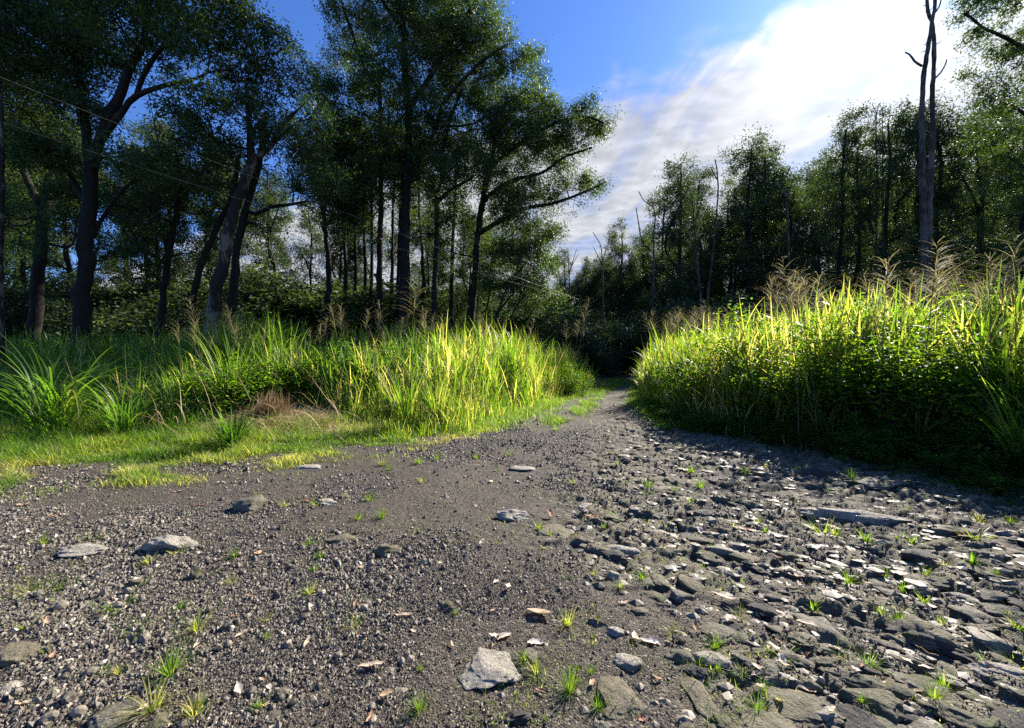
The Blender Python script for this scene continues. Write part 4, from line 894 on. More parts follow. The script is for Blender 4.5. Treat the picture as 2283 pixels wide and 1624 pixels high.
# small tufts of weeds on the gravel and among the stones
def tuft(seed, n, H, w=.004, flat=False, tint=.6):
    rg = np.random.default_rng(seed); a = rg.uniform(0, 6.28, n); r = rg.random(n) * .02
    pos = np.stack([np.cos(a) * r, np.sin(a) * r, np.full(n, -.004)], 1)
    V, Fq = blades(rg, pos, H * rg.uniform(.4, 1.1, n), w * rg.uniform(.7, 1.4, n), a + rg.normal(0, .5, n), rg.uniform(.7, 1.3, n) if flat else rg.uniform(.05, 1.05, n), rg.uniform(-.2, 1.6, n), 6)
    return mesh_from('weed_tuft', [(V, Fq)], M_GRASS, True, {'tint': rep(np.clip(rg.normal(tint, .14, n) + (rg.random(n) < .12) * .3, 0, 1), 14)})
TK = [tuft(601, 75, .16, .003, False, .55), tuft(602, 60, .14, .0026, False, .78), tuft(603, 34, .13, .0045, True, .5), tuft(604, 46, .11, .0035, False, .6), tuft(605, 30, .09, .0045, False, .72), tuft(606, 40, .12, .004, True, .76)]
TL = [(380, 1510, 0, 1.1, 'tall thin grass tuft, larger of the pair at the lower left'), (340, 1590, 1, 1.1, 'thin grass tuft nearest the lower left rock slab'), (436, 1600, 1, .9, 'wispy pale tuft at the bottom edge right of the lower left pair'),
 (440, 1412, 1, .95, 'dense tuft above the tall pair at the lower left'), (272, 1348, 2, 1.3, 'flat spreading weed with broad green leaves at the left'), (305, 1408, 2, 1.2, 'star-shaped sprawling grass left of the dense tuft'), (1265, 1398, 1, .9, 'fine tuft right of the pale ragged leaf'),
 (1270, 1550, 0, .8, 'upright fine tuft right of the big pale lichen rock'), (1170, 1478, 3, .75, 'small tuft at the right shoulder of the big pale lichen rock'), (403, 1358, 3, .7, 'bright small tuft below the brown pebble'), (62, 1318, 5, 1.2, 'sprawling tuft near the left edge'),
 (126, 1310, 2, 1.0, 'wispy tuft right of the sprawling one at the left edge'), (688, 1218, 3, .9, 'small tuft left of the flat buried rock'), (800, 1162, 3, .9, 'small tuft left of centre on the dark gravel'), (935, 1035, 3, 1.5, 'bright low tuft on the gravel right of the verge'),
 (975, 1026, 3, 1.4, 'bright low tuft next to the one right of the verge'), (852, 1040, 1, 1.3, 'pale tuft on the gravel below the verge'), (1062, 1020, 3, 1.1, 'tiny tuft at the track edge'), (1890, 1285, 3, 1.25, 'bright tuft beside the white curled leaf among the stones'),
 (1835, 1178, 5, 2.0, 'yellow spreading grass patch among the lava stones'), (1862, 1190, 4, 1.5, 'yellow tuft at the right of the spreading yellow patch'), (1932, 1205, 4, 1.4, 'bright upright tuft right of the yellow patch'), (1812, 1355, 4, 1.0, 'bright tuft between dark stones lower right'),
 (1748, 1478, 5, .8, 'tuft above the large flat slab'), (1332, 1585, 3, .75, 'tuft on the olive pitted rock at the bottom'), (1432, 1297, 3, .7, 'small tuft on gravel right of the round stone'), (715, 1245, 3, .8, 'tuft above the blue-tinted gravel'), (690, 1335, 1, .8, 'thin pale tuft on the gravel at left centre'),
 (1200, 1182, 4, 1.1, 'tuft at the left of the brown flat rock under the orange leaf'), (1972, 1275, 4, 1.0, 'tuft right of the long pale ledge foot'), (2032, 1200, 4, 1.4, 'tuft below the right end of the long pale ledge'), (2165, 1262, 4, 1.3, 'thin yellow tuft near the right edge stones'),
 (2172, 1196, 5, 1.7, 'yellow-brown tuft with red dead leaf near the right edge'), (2272, 1402, 4, 1.0, 'tuft cut by the right edge'), (2268, 1475, 5, 1.0, 'yellow tuft over the pale slab at the right edge'), (1542, 1055, 3, 1.6, 'tuft at the start of the rocky ground'),
 (1665, 1055, 4, 1.8, 'tuft at the shadow edge of the rocky ground'), (1562, 1085, 3, 1.4, 'tuft below the one at the start of the rocky ground'), (524, 1242, 3, .9, 'tiny tuft right of the pale grey rock'), (392, 1232, 5, 1.0, 'weed growing at the foot of the pale grey rock'),
 (325, 1292, 2, .7, 'flat bright weed between two brown stones'), (640, 1130, 5, 1.2, 'leafy weed at the right of the half-buried rock'), (705, 1130, 5, 1.1, 'weed by the small grey rocks left of centre'), (822, 1118, 3, 1.0, 'pale tuft right of the small grey rocks'), (205, 1200, 5, .8, 'tiny tuft above the flat pale rock'),
 (95, 1205, 3, .7, 'tiny green sprout left of the flat pale rock'), (1345, 1180, 4, .7, 'short sprout by the two orange leaves'), (1240, 960, 3, 1.4, 'tuft on the track edge below the grass strip'), (330, 1255, 1, .7, 'pale thin tuft left of the pale grey rock'), (1600, 1495, 4, .5, 'tiny sprout beside a dark stone at lower centre'),
 (1965, 1375, 4, .8, 'tuft between mossy stones at lower right'), (2060, 1330, 4, .9, 'tuft on mossy stones right of the white leaf'), (1705, 1185, 4, .8, 'sprout left of the yellow patch'), (2100, 1395, 4, .7, 'bright sprout among stones at the lower right')]
for i, (px, py, k, s, lb) in enumerate(TL):
    x, y = G(px, py); obj('weed_tuft', TK[k], None, (x, y, float(hz(x, y))), (0, 0, i * 2.1), s, label=lb, cat='weed')
k = 0
while k < 110:
    px = rg.uniform(20, 2260); py = rg.uniform(1000, 1600); x, y = G(px, py)
    if float(dr(x, y)) > -.3 or float(dl(x, y)) > -.1: continue
    r_ = float(rocky(x, y))
    if rg.random() > .25 + .75 * r_: continue
    obj('weed_tuft', TK[int(rg.integers(0, 6))], None, (x, y, float(hz(x, y))), (0, 0, rg.uniform(0, 6)), rg.uniform(.2, .75) * (1.0 if y < 3.5 else 1.5), label='tiny grass sprout among the stones' if r_ > .5 else 'tiny grass sprout on the cinder gravel', cat='weed',
        group='tiny sprouts among the lava stones' if r_ > .5 else 'tiny sprouts on the gravel'); k += 1

# ------------------------------------------------------------------ rocks
def ico(sub):
    import bmesh
    bm = bmesh.new(); bmesh.ops.create_icosphere(bm, subdivisions=sub, radius=1); V = np.array([v.co[:] for v in bm.verts]); Fq = np.array([[v.index for v in f_.verts] for f_ in bm.faces]); bm.free(); return V, Fq
I5 = ico(5); I4 = ico(4); I3 = ico(3); I1 = ico(1)
def rock_v(base, seed, cuts=12, rough=.16, lam=.0):
    V, Fq = base; rg = np.random.default_rng(seed); p = V.copy(); tl = np.array([.25, .15, 1.0])
    for _ in range(cuts):
        nrm = rg.normal(size=3); nrm /= np.linalg.norm(nrm); k = rg.uniform(.55, .88); dd = p @ nrm; m = dd > k; p[m] -= np.outer(dd[m] - k, nrm) * .93
    o = rg.uniform(0, 50, 3); a, b_, c = (p + o).T
    nv = sum((vnoise3(a * f_, b_ * f_, c * f_, seed) - .5) * w for f_, w in ((2, 1.0), (4.3, .55), (9, .3), (19, .17)))
    p = p * (1 + rough * nv * 2)[:, None]
    if len(V) > 600: zz = p @ tl; p[:, 2] += .05 * (vnoise(zz * 7 + .6 * vnoise(a, b_, 3), zz * 0, seed + 3) - .5); p *= (1 + .09 * (vnoise(zz * 9 + vnoise(a * 1.5, b_ * 1.5, 3), zz * 0, seed + 4) - .5))[:, None]
    if lam: p[:, 0] += lam * (vnoise3(a * .5, b_ * .5, c * 12, seed + 1) - .5); p[:, 1] += lam * (vnoise3(a * .5, b_ * .5, c * 12, seed + 5) - .5)
    return p, Fq
MR_ = {'pale': M_RPALE, 'brown': M_RBROWN, 'grey': M_RGREY, 'dark': M_RDARK, 'moss': M_RMOSS}
rocks_xy = []
def rock_px(px, py, w, asp, h, colr, rz, lb, seed, sink=.47, rough=.14, cuts=12):
    """w: width in photo pixels, asp: depth/width, h: height/width"""
    x, y = G(px, py + 2); wm = w / F * y
    v, f_ = rock_v(I5 if w > 70 else I4, seed, cuts, rough)
    s = np.array([wm / 1.7, wm * asp / 1.7, wm * h / 1.2 * (.75 if px > 1450 else 1)]); v = v * s
    o = obj('rock', mesh_from('rock', [(v, f_)], MR_[colr]), None, (x, y, float(macro(x, y)) + s[2] * (.55 - sink)), (rg.uniform(-.06, .06), rg.uniform(-.06, .06), rz), label=lb, cat='rock')
    rocks_xy.append((x, y, wm / 2)); return o
RL = [(1085, 1500, 130, .95, .20, 'pale', .1, 'big pale lichen-crusted rock at the bottom centre'), (385, 1215, 88, .7, .34, 'pale', .2, 'pale grey rounded rock at left centre'), (180, 1226, 90, .6, .16, 'pale', 0, 'flat pale rock left of the rounded grey one'),
 (555, 1132, 62, .9, .45, 'grey', 0, 'half-buried round grey rock below the grass verge'), (860, 1240, 52, .9, .5, 'brown', 0, 'round olive-grey rock right of the flat buried one'), (1140, 1155, 72, .6, .25, 'pale', -.1, 'long pale grey rock left of the orange leaf'),
 (1242, 1190, 75, 1.1, .15, 'brown', 0, 'broad flat brown rock under the orange leaf'), (1372, 1560, 105, 1.1, .16, 'brown', .2, 'pitted olive rock at the bottom centre, half covered in cinders'), (1556, 1550, 60, 1.8, .2, 'brown', .1, 'upright-oriented flat rock left of the large slab'),
 (1745, 1570, 165, .7, .16, 'brown', -.1, 'large flat brown slab behind the big pink-white leaf'), (1700, 1640, 190, .7, .18, 'brown', -.3, 'brown slab cut by the bottom edge under the big leaf'), (1388, 1232, 62, .9, .28, 'pale', -.2, 'light layered rock right of the flat brown one'),
 (1370, 1292, 34, .8, .55, 'pale', 0, 'small round pale stone on dark gravel'), (1550, 1505, 42, .8, .7, 'dark', -.3, 'dark egg-shaped stone at lower centre'), (1512, 1430, 26, .8, .8, 'dark', 0, 'small pointed dark stone above the egg-shaped one'), (1402, 1485, 62, .7, .25, 'pale', -.2, 'pale wedge rock right of the pale ragged leaf'),
 (1905, 1150, 205, .22, .13, 'pale', -.12, 'long pale rock ledge in the right stones'), (270, 1600, 95, .9, .2, 'grey', .5, 'bluish-grey slab at the bottom left corner'), (38, 1450, 75, .9, .4, 'brown', .1, 'dark brown rock at the left edge'), (765, 1205, 66, .6, .16, 'brown', .1, 'flat buried rock left of the olive-grey round one'),
 (435, 1282, 26, .9, .8, 'brown', 0, 'brown pebble standing alone right of the flat weed'), (300, 1296, 30, .8, .6, 'brown', 0, 'brown stone left of the flat bright weed'), (728, 1122, 42, .7, .2, 'pale', 0, 'small pale flat rock by the left centre weeds'), (690, 1043, 55, .6, .14, 'pale', 0, 'flat pale rock showing through the gravel below the verge'),
 (1162, 1042, 52, .6, .14, 'pale', 0, 'flat pale rock on the track left of the stony ground'), (1948, 1080, 155, .45, .14, 'grey', -.1, 'broad flat dark boulder in the bank shadow'), (1900, 1510, 110, .6, .3, 'moss', -.3, 'mossy rock right of the large flat slab'), (1950, 1565, 130, .6, .35, 'moss', -.4, 'dark-sided mossy boulder at the lower right'),
 (1482, 1090, 72, .5, .15, 'brown', 0, 'flat brown rock at the top of the stony ground'), (1702, 1360, 58, .6, .4, 'dark', -.2, 'dark layered rock left of the bright tuft'), (1728, 1258, 32, .8, .9, 'dark', 0, 'black upright cinder block among the stones'), (1650, 1240, 70, .6, .2, 'brown', -.1, 'brown-topped rock left of the black cinder block'),
 (1555, 1205, 60, .5, .2, 'moss', 0, 'low mossy rock left of the white upright leaf'), (1480, 1150, 50, .5, .2, 'grey', 0, 'small grey ledge right of the two orange leaves'), (1600, 1410, 90, .6, .2, 'grey', -.2, 'grey flat rock above the curled pale leaf'), (1850, 1450, 80, .6, .3, 'grey', -.4, 'grey rock left of the long brown leaf'),
 (2060, 1530, 110, .7, .3, 'grey', -.4, 'grey boulder right of the dark-sided mossy one'), (2160, 1590, 140, .6, .3, 'moss', -.4, 'large mossy boulder at the bottom right'), (2240, 1500, 120, .4, .3, 'pale', -.3, 'pale slab at the right edge under yellow weeds'), (2230, 1360, 90, .5, .25, 'grey', -.3, 'grey ledge near the right edge'),
 (2090, 1290, 80, .5, .2, 'moss', -.3, 'mossy low rock at the right'), (1980, 1340, 90, .5, .2, 'brown', -.3, 'brown flat rock between bright tufts'), (1900, 1600, 100, .7, .3, 'dark', -.3, 'dark boulder at the bottom right, beside the brown slab'), (1370, 1415, 40, .6, .3, 'pale', 0, 'pale chip of rock right of the fine tuft'),
 (630, 1560, 30, .8, .6, 'grey', 0, 'small grey stone at lower left centre'), (760, 1110, 34, .7, .3, 'grey', .2, 'small grey stone right of the pale flat rock'), (1640, 1590, 40, .8, .6, 'dark', 0, 'dark stone tucked left of the big pink-white leaf'), (1310, 1130, 50, .6, .2, 'pale', 0, 'pale flat stone above the two orange leaves'),
 (1520, 1330, 50, .7, .35, 'grey', 0, 'grey stone left of the dark layered rock'), (1570, 1145, 60, .4, .18, 'grey', -.1, 'thin grey ledge at upper right stones'), (1750, 1100, 90, .35, .12, 'grey', -.1, 'flat grey rock at the shadow edge'), (2120, 1180, 110, .3, .15, 'grey', -.15, 'long grey ledge near the right edge shadow')]
for i, r_ in enumerate(RL): rock_px(*r_, seed=700 + i)
RK = []
for i in range(16):
    v, f_ = rock_v(I3 if i % 2 else I4, 800 + i, 16, .24, .3 if i % 2 == 0 else .1); RK.append([mesh_from('stone', [(v, f_)], MR_[c_]) for c_ in ('grey', 'moss', 'brown', 'dark', 'pale')])
cnt = 0; stuffR = []; stT = []
cand = []
rg = np.random.default_rng(31)
while len(cand) < 2600:
    y = 1.5 + rg.random() ** 1.6 * 12; x = rg.uniform(-1.45, 1.5) * y
    if float(dr(x, y)) > -.05 or float(dl(x, y)) > -.4: continue
    r_ = float(rocky(x, y))
    if rg.random() > .10 + .9 * r_: continue
    s = float(np.clip(rg.lognormal(-3.25, .55), .012, .17)) * (.55 + .45 * r_)
    if any((x - a) ** 2 + (y - b_) ** 2 < (c_ * .8) ** 2 for a, b_, c_ in rocks_xy): continue
    cand.append((s / y, x, y, s, r_))
cand.sort(reverse=True)
for n_, (k_, x, y, s, r_) in enumerate(cand):
    fl = rg.uniform(.16, .42) * (1 if r_ > .4 else 1.5); asp = rg.uniform(.4, .8); rz = -.42 + rg.normal(0, .3); z = float(height(x, y)) - s * fl * .25
    ci = int(rg.choice(5, p=[.3, .22, .2, .2, .08])) if r_ > .4 else int(rg.choice(5, p=[.4, 0, .15, .3, .15]))
    if n_ < 245:
        lb = ['grey basalt stone set in the rough stony ground', 'moss-stained stone set in the rough stony ground', 'brown stone set in the rough stony ground', 'black cinder stone in the rough stony ground', 'pale stone in the rough stony ground'][ci] if r_ > .4 else ['grey pebble lying loose on the cinder gravel', '', 'brown pebble lying loose on the cinder gravel', 'black pebble lying loose on the cinder gravel', 'pale pebble lying loose on the cinder gravel'][ci]
        obj('stone', RK[int(rg.integers(0, 16))][ci], None, (x, y, z), (rg.normal(0, .12), rg.normal(0, .12), rz), (s, s * asp, s * fl), label=lb, cat='stone', group=('stones of the rough ground, ' if r_ > .4 else 'loose pebbles on gravel, ') + ['grey', 'mossy', 'brown', 'black', 'pale'][ci])
    else:
        v, f_ = rock_v(I1, int(rg.integers(1e6)), 5, .12); v = v * (s, s * asp, s * fl); c_, s_ = math.cos(rz), math.sin(rz)
        v = np.stack([v[:, 0] * c_ - v[:, 1] * s_ + x, v[:, 0] * s_ + v[:, 1] * c_ + y, v[:, 2] + z], 1); stuffR.append((v, f_)); stT.append(np.full(len(v), [.62, .55, .7, .3, .84][ci] * rg.uniform(.8, 1.1)))
obj('small_stones', mesh_from('small_stones', stuffR, M_PEB, False, {'tint': np.concatenate(stT)}), kind='stuff', label='small broken lava stones scattered over the rough ground', cat='stones')

# gravel: real chips of cinder, in one mesh
rg = np.random.default_rng(32)
octv = np.array([(1, 0, 0), (0, 1, 0), (-1, 0, 0), (0, -1, 0), (0, 0, 1), (0, 0, -1.)]); octf = np.array([(0, 1, 4), (1, 2, 4), (2, 3, 4), (3, 0, 4), (1, 0, 5), (2, 1, 5), (3, 2, 5), (0, 3, 5)])
I2 = ico(2)
def gravel(n, y0, y1, s0, dens_rock=.3, base=(octv, octf)):
    ov, of = base; nv = len(ov)
    y = np.sqrt(rg.uniform(y0 ** 2, y1 ** 2, n)); x = rg.uniform(-1.5, 1.5, n) * y
    keep = rg.random(n) < (1 - (1 - dens_rock) * rocky(x, y)) * (dl(x, y) < -.05) * (dr(x, y) < .1) * (.12 + .88 * sstep(-.2, .12, fbm(x * 1.1, y * 1.1, 4, 66) + .25 * sstep(-.2, -1.2, x) * sstep(4, 2, y)))
    x, y = x[keep], y[keep]; n = len(x)
    s = np.clip(rg.lognormal(math.log(s0), .42, n), s0 * .5, s0 * (4 if nv < 20 else 1.5)) * (.78 + .25 * sstep(-.3, -1.3, x) * sstep(4, 2, y)) * (1 + .5 * fbm(x * 1.5, y * 1.5, 3, 67))
    jit = 1.0 if nv < 20 else .3
    p = ov[None] * (1 + rg.normal(0, .22 * jit, (n, nv, 1))) + rg.normal(0, .2 * jit, (n, nv, 3))
    p = p * (s[:, None] * np.array([1, 1, 1])[None])[:, None, :] * rg.uniform(.6, 1.1, (n, 1, 3))
    a = rg.uniform(0, 6.28, n); c_, s_ = np.cos(a)[:, None], np.sin(a)[:, None]
    q = np.stack([p[..., 0] * c_ - p[..., 1] * s_ + x[:, None], p[..., 0] * s_ + p[..., 1] * c_ + y[:, None], p[..., 2] + (height(x, y) + s * .35)[:, None]], -1)
    return q.reshape(-1, 3), (of[None] + (np.arange(n) * nv)[:, None, None]).reshape(-1, 3), rep(np.clip(rg.beta(2.4, 2.2, n) + (rg.random(n) < .04) * .4, 0, 1), nv)
gs = [gravel(125000, 1.35, 2.7, .0054), gravel(100000, 2.7, 4.6, .0076), gravel(70000, 4.6, 8.5, .0125), gravel(16000, 8.5, 19, .02), gravel(1800, 1.4, 5, .017, .6, I2)]
obj('gravel', mesh_from('gravel', [(g[0], g[1]) for g in gs], M_PEB, False, {'tint': np.concatenate([g[2] for g in gs])}), kind='stuff', label='loose black cinder gravel covering the track', cat='gravel')

# ------------------------------------------------------------------ fallen leaves and twigs
def leaf_mesh(seed, L=.12, w=.045, curl=.3, tint=.8, stalk=True):
    rg = np.random.default_rng(seed); n = 9; t = np.linspace(0, 1, n)
    ww = w * np.sin(np.pi * np.clip(t, .02, .98)) ** .8 * .5 * (1 + .12 * rg.normal(size=n)); ben = rg.uniform(-.15, .15)
    z = curl * L * (t - .5) ** 2 + .003 * rg.normal(size=n); y = ben * L * np.sin(np.pi * t)
    V = []
    for k, o in enumerate((-1, -.5, 0, .5, 1)):
        V.append(np.stack([t * L, y + ww * o, z + abs(o) * ww * rg.uniform(.2, .6) + (.0012 * rg.normal(size=n) if o else 0)], 1))
    V = np.stack(V, 1).reshape(-1, 3); i, j = np.meshgrid(np.arange(n - 1), np.arange(4), indexing='ij'); Fq = np.stack([i * 5 + j, i * 5 + j + 1, (i + 1) * 5 + j + 1, (i + 1) * 5 + j], -1).reshape(-1, 4)
    ti = np.clip(tint + rg.normal(0, .1, len(V)), 0, 1)
    if stalk:
        tv, tf = tube([(-.25 * L, 0, .004), (-.1 * L, .01 * L, .004), (0, 0, .003)], [.0012, .0014, .0014], 4); return mesh_from('fallen_leaf', [(V, Fq), (tv, tf)], M_LITTER, True, {'tint': np.concatenate([ti, np.full(len(tv), .4)])})
    return mesh_from('fallen_leaf', [(V, Fq)], M_LITTER, True, {'tint': ti})
FL = [(1668, 1600, 72, .42, 80, .95, 'large pinkish-white veined leaf lying on the brown slab'), (1985, 1515, 100, .22, -50, .5, 'long brown curled leaf between lower right stones'), (1205, 1380, 62, .4, -20, .72, 'pale ragged leaf on the dark gravel'), (903, 1383, 45, .24, 5, .75, 'narrow cream leaf left of the pale ragged one'),
 (1115, 1424, 50, .3, 5, .9, 'pale oval leaf above the big pale lichen rock'), (1712, 1445, 48, .42, 25, .72, 'tan folded leaf lower right of centre'), (1225, 1155, 22, .5, 100, .35, 'orange-brown upright leaf by the flat brown rock'), (1322, 1155, 40, .25, 5, .4, 'upper of the two orange leaves side by side'), (1330, 1162, 34, .25, -10, .38, 'lower of the two orange leaves side by side'),
 (812, 1272, 28, .3, 30, .55, 'tan leaf by the blue-tinted gravel'), (1560, 1192, 22, .5, 85, 1.0, 'small white upright leaf among the stones'), (1432, 1608, 22, .5, 10, .45, 'yellow-brown curled leaf at the bottom edge'), (798, 1420, 12, .8, 0, .1, 'tiny red leaf scrap on the gravel'), (1452, 1440, 48, .3, -12, 1.0, 'whitish torn leaf on the gravel'),
 (1195, 1443, 40, .3, 5, .95, 'white crumpled leaf below the pale ragged one'), (1620, 1345, 60, .16, -25, .8, 'long pale narrow leaf above the grey flat rock'), (1870, 1285, 26, .5, -60, 1.0, 'white curled leaf at the bright tuft'), (82, 1560, 66, .16, 35, .7, 'straw-coloured long leaf at lower left'), (600, 1580, 30, .3, 30, .6, 'small tan leaf at lower left centre'),
 (2160, 1195, 50, .25, 0, .2, 'reddish leaf by the yellow-brown tuft'), (1660, 1185, 50, .2, -15, .2, 'dark red narrow leaf among the upper stones'), (690, 1120, 30, .3, 10, .3, 'brown leaf near the pale flat rock'), (1900, 900, 14, .5, 0, .9, 'bright leaf caught low in the bank'), (2230, 1225, 14, .8, 0, 1.0, 'white scrap of leaf at the right'),
 (2155, 985, 12, .9, 0, 1.0, 'white scrap in the dark bank foot'), (400, 1096, 26, .3, 25, .55, 'orange-tan leaf on bare soil below the verge'), (55, 1125, 30, .3, 10, .6, 'tan leaf on soil at the left edge'), (455, 1125, 26, .3, 15, .35, 'thin brown leaf left of the half-buried rock'), (830, 1500, 60, .2, 5, .75, 'straggly cream leaf left of the big lichen rock'),
 (1775, 1285, 30, .4, -30, .6, 'tan leaf right of the black cinder block'), (2050, 1480, 60, .2, -50, .85, 'pale narrow leaf between boulders at lower right'), (1800, 1410, 40, .4, -40, .8, 'pale leaf at the grey rock left of the long brown leaf'), (2060, 1560, 60, .25, -30, .9, 'whitish leaf below the grey boulder'), (1390, 1350, 28, .3, 10, .8, 'cream leaf right of the small round stone')]
for i, (px, py, w, asp, ang, ti, lb) in enumerate(FL):
    x, y = G(px, py); L = w / F * y
    obj('fallen_leaf', leaf_mesh(900 + i, L, L * asp * 1.2, .4, ti), None, (x - math.cos(R(ang)) * L / 2, y - math.sin(R(ang)) * L / 2, float(height(x, y)) + (.016 if float(rocky(x, y)) > .5 else .004)), (rg.normal(0, .1), rg.normal(0, .1) - (.5 if 'upright' in lb else 0), R(ang)), label=lb, cat='fallen leaf')
LK = [leaf_mesh(950 + i, .09, .02 + .012 * (i % 3), .5, .3 + .12 * i, False) for i in range(6)]
k = 0
while k < 150:
    px = rg.uniform(0, 2283); py = 960 + 640 * rg.random() ** 1.1; x, y = G(px, py)
    if float(dr(x, y)) > .2 or float(dl(x, y)) > .2: continue
    r_ = float(rocky(x, y))
    if rg.random() > .4 + .6 * r_: continue
    obj('fallen_leaf', LK[int(rg.integers(0, 6))], None, (x, y, float(height(x, y)) + (.022 if r_ > .5 else .012)), (rg.normal(0, .2), rg.normal(0, .2), rg.uniform(0, 6.28)), rg.uniform(.35, .9), label='small dry leaf fallen among the stones' if r_ > .5 else 'small dry leaf fallen on the gravel', cat='fallen leaf',
        group='small dry leaves among the stones' if r_ > .5 else 'small dry leaves on the gravel'); k += 1
def twig(pts, lb, r=.003, z=.015):
    q = []
    for px, py in pts: x, y = G(px, py); q.append((x, y, float(height(x, y)) + z))
    q = np.array(q); b0 = q[0].copy(); v, f_ = tube(smooth_path(q - b0, 10), np.linspace(r, r * .4, 10), 5)
    obj('twig', mesh_from('twig', [(v, f_)], M_DEAD), None, tuple(b0), label=lb, cat='twig')
twig([(975, 1392), (1010, 1370), (1052, 1355), (1110, 1336)], 'long thin twig lying on the dark gravel in the centre', .003, .03)
twig([(1010, 1366), (1060, 1362), (1100, 1368)], 'short side twig crossing the long thin twig', .002, .02)
twig([(1455, 1360), (1490, 1366), (1540, 1368)], 'thin pale twig left of the grey flat rock', .002, .02)
twig([(1940, 1330), (1985, 1352), (2010, 1392)], 'curved pale twig among the lower right stones', .003, .05)

# ------------------------------------------------------------------ the two wires
def wire(a, b_, sag, lb):
    t = np.linspace(0, 1, 40)[:, None]; p = a + (b_ - a) * t; p[:, 2] -= sag * 4 * (t * (1 - t))[:, 0]
    v, f_ = tube(p, np.full(40, .0035), 5); m, nt = mat('wire_metal'); b = N(nt, 'ShaderNodeBsdfPrincipled', ins={'Base Color': (.22, .2, .16, 1), 'Roughness': .5, 'Metallic': .2}); finish(nt, b.outputs[0])
    obj('overhead_wire', mesh_from('overhead_wire', [(v, f_)], m), label=lb, cat='wire')
wire(P(-150, 112, 8), P(1290, 668, 20), .12, 'upper thin wire crossing before the left trees')
wire(P(-250, 190, 8), P(1250, 660, 17.5), .12, 'lower thin wire crossing before the left trees')

# ------------------------------------------------------------------ labels of the repeats: by their nearest landmark
GL = [('the big pale lichen rock', 1085, 1500), ('the rounded pale grey rock', 385, 1215), ('the flat pale left rock', 180, 1226), ('the half-buried round rock', 555, 1132), ('the round olive rock', 860, 1240), ('the long pale grey rock', 1140, 1155),
 ('the broad flat brown rock', 1242, 1190), ('the pitted olive rock', 1372, 1560), ('the large brown slab', 1745, 1570), ('the light layered rock', 1388, 1232), ('the dark egg-shaped stone', 1550, 1505), ('the long pale ledge', 1905, 1150), ('the bluish corner slab', 270, 1600),
 ('the dark brown left-edge rock', 38, 1450), ('the black cinder block', 1728, 1258), ('the shadowed flat boulder', 1948, 1080), ('the yellow grass patch', 1835, 1178), ('the dark-sided mossy boulder', 1950, 1565), ('the mossy corner boulder', 2160, 1590),
 ('the pale right-edge slab', 2240, 1500), ('the dark layered rock', 1702, 1360), ('the tall lower-left tuft', 380, 1510), ('the dense left tuft', 440, 1412), ('the flat spreading weed', 272, 1348), ('the fine centre tuft', 1265, 1398), ('the pale ragged leaf', 1205, 1380),
 ('the long thin twig', 1050, 1360), ('the two orange leaves', 1325, 1158), ('the grey flat rock', 1600, 1410), ('the long grey shaded ledge', 2120, 1180), ('the low mossy right rock', 2090, 1290), ('the pale rock below the verge', 690, 1043), ('the pale rock on the track', 1162, 1042),
 ('the flat brown top rock', 1482, 1090), ('the long brown curled leaf', 1985, 1515), ('the grass strip in the track', 1290, 930), ('the narrow cream leaf', 903, 1383), ('the bright tuft below the verge', 935, 1035)]
TLM = [('the left edge', 0, 0), ('the low two-limbed left tree', 92, 0), ('the massive left trunk', 197, 0), ('the pale leaning tree', 515, 0), ('the first middle-group trunk', 730, 0), ('the slender limbed trunk', 847, 0), ('the tallest middle trunk', 904, 0), ('the right-spreading tree', 1060, 0),
 ('the sky gap', 1255, 0), ('the end of the track', 1370, 0), ('the ragged-topped pair', 1530, 0), ('the twisted grey snag', 1590, 0), ('the round-topped tree', 1695, 0), ('the forked dead tree', 1757, 0), ('the narrow pointed tree', 1850, 0), ('the wispy bare twigs', 1955, 0), ('the dead twin trunk', 2065, 0), ('the right edge', 2283, 0)]
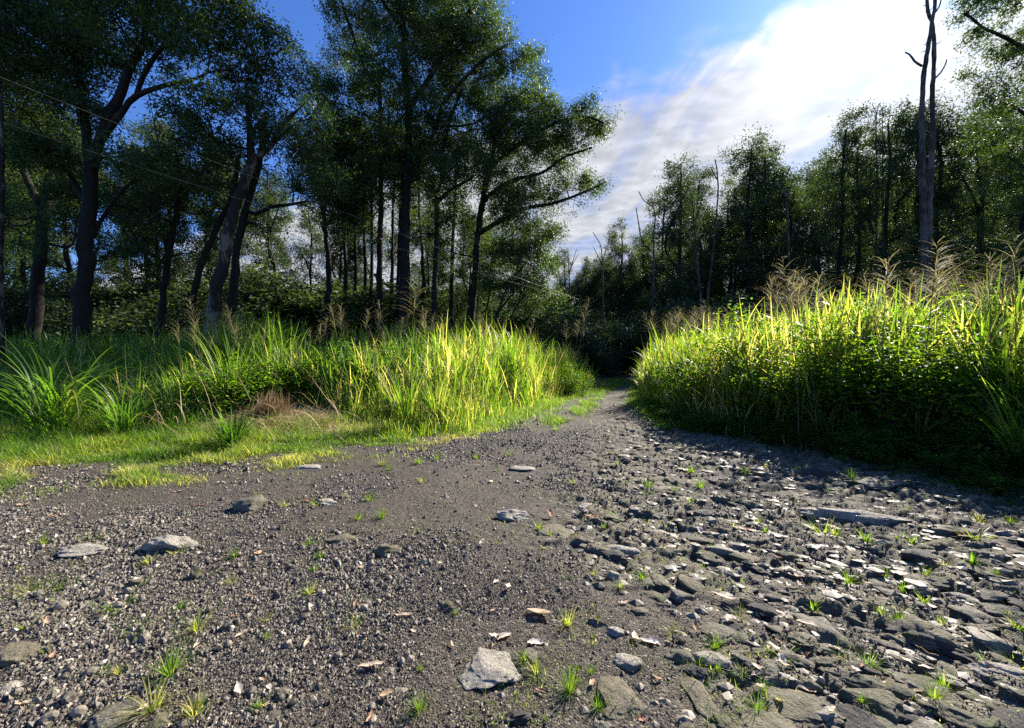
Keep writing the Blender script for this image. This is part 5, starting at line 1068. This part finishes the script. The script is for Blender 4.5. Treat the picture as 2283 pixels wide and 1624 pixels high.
ORD = ['nearest', 'second', 'third', 'fourth', 'fifth', 'sixth', 'seventh', 'eighth', 'ninth', 'tenth', 'eleventh', 'twelfth', 'thirteenth', 'fourteenth', 'fifteenth', 'sixteenth', 'seventeenth', 'eighteenth', 'nineteenth', 'twentieth']
def auto(items):
    b_ = {}
    for o, ph, lm in items:
        x, y, z = o.location
        px = HX + F * x / y; py = HY - F * (z - CAMZ) / y
        if lm == 'T': n_, a, q = min(TLM, key=lambda t: abs(t[1] - px)); dist = abs(a - px) + .001 * y; w = 'left of' if px < a else 'right of'
        else:
            n_, a, q = min(GL, key=lambda t: (t[1] - px) ** 2 + (2 * (t[2] - py)) ** 2); dx, dy = px - a, 2 * (py - q); dist = math.hypot(dx, dy)
            w = ('left of' if dx < 0 else 'right of') if abs(dx) > abs(dy) else ('behind' if dy < 0 else 'in front of')
        b_.setdefault((ph, w, n_), []).append((dist, o))
    for (ph, w, n_), l in b_.items():
        l.sort(key=lambda t: t[0])
        for i, (d_, o) in enumerate(l):
            o['label'] = (f'{ph} {w} {n_}' if len(l) == 1 else f'{ORD[min(i, 19)]} {ph} {w} {n_}, counting outward')
for o in list(SC.objects):
    if o.parent or 'group' not in o: continue
    g = o['group']; c_ = g.split(', ')[-1]
    if g.startswith('stones of the rough') or g.startswith('loose pebbles'):
        r_ = o.scale[0] / o.location[1]; sz = 'large' if r_ > .03 else 'small' if r_ < .012 else 'mid-sized'
        LATER.append((o, f"{sz} {c_} {'stone' if g.startswith('stones') else 'pebble'}", 'G'))
    elif g.startswith('small dry leaves'): LATER.append((o, 'small dry leaf', 'G'))
    elif g.startswith('tiny sprouts'): LATER.append((o, 'tiny grass sprout', 'G'))
    elif g.startswith('seed stalks'): LATER.append((o, 'brownish seed stalk', 'T'))
    elif g == 'rear trees right of the track': LATER.append((o, 'dark rear-rank tree', 'T'))
    elif g == 'shaded trees behind the left groups': LATER.append((o, 'shaded background tree', 'T'))
    elif g.startswith('shaded bushes') or g.startswith('dark bushes'): LATER.append((o, 'dark understorey bush', 'T'))
    elif g.startswith('far trees'): LATER.append((o, 'far dark tree', 'T'))
auto(LATER)
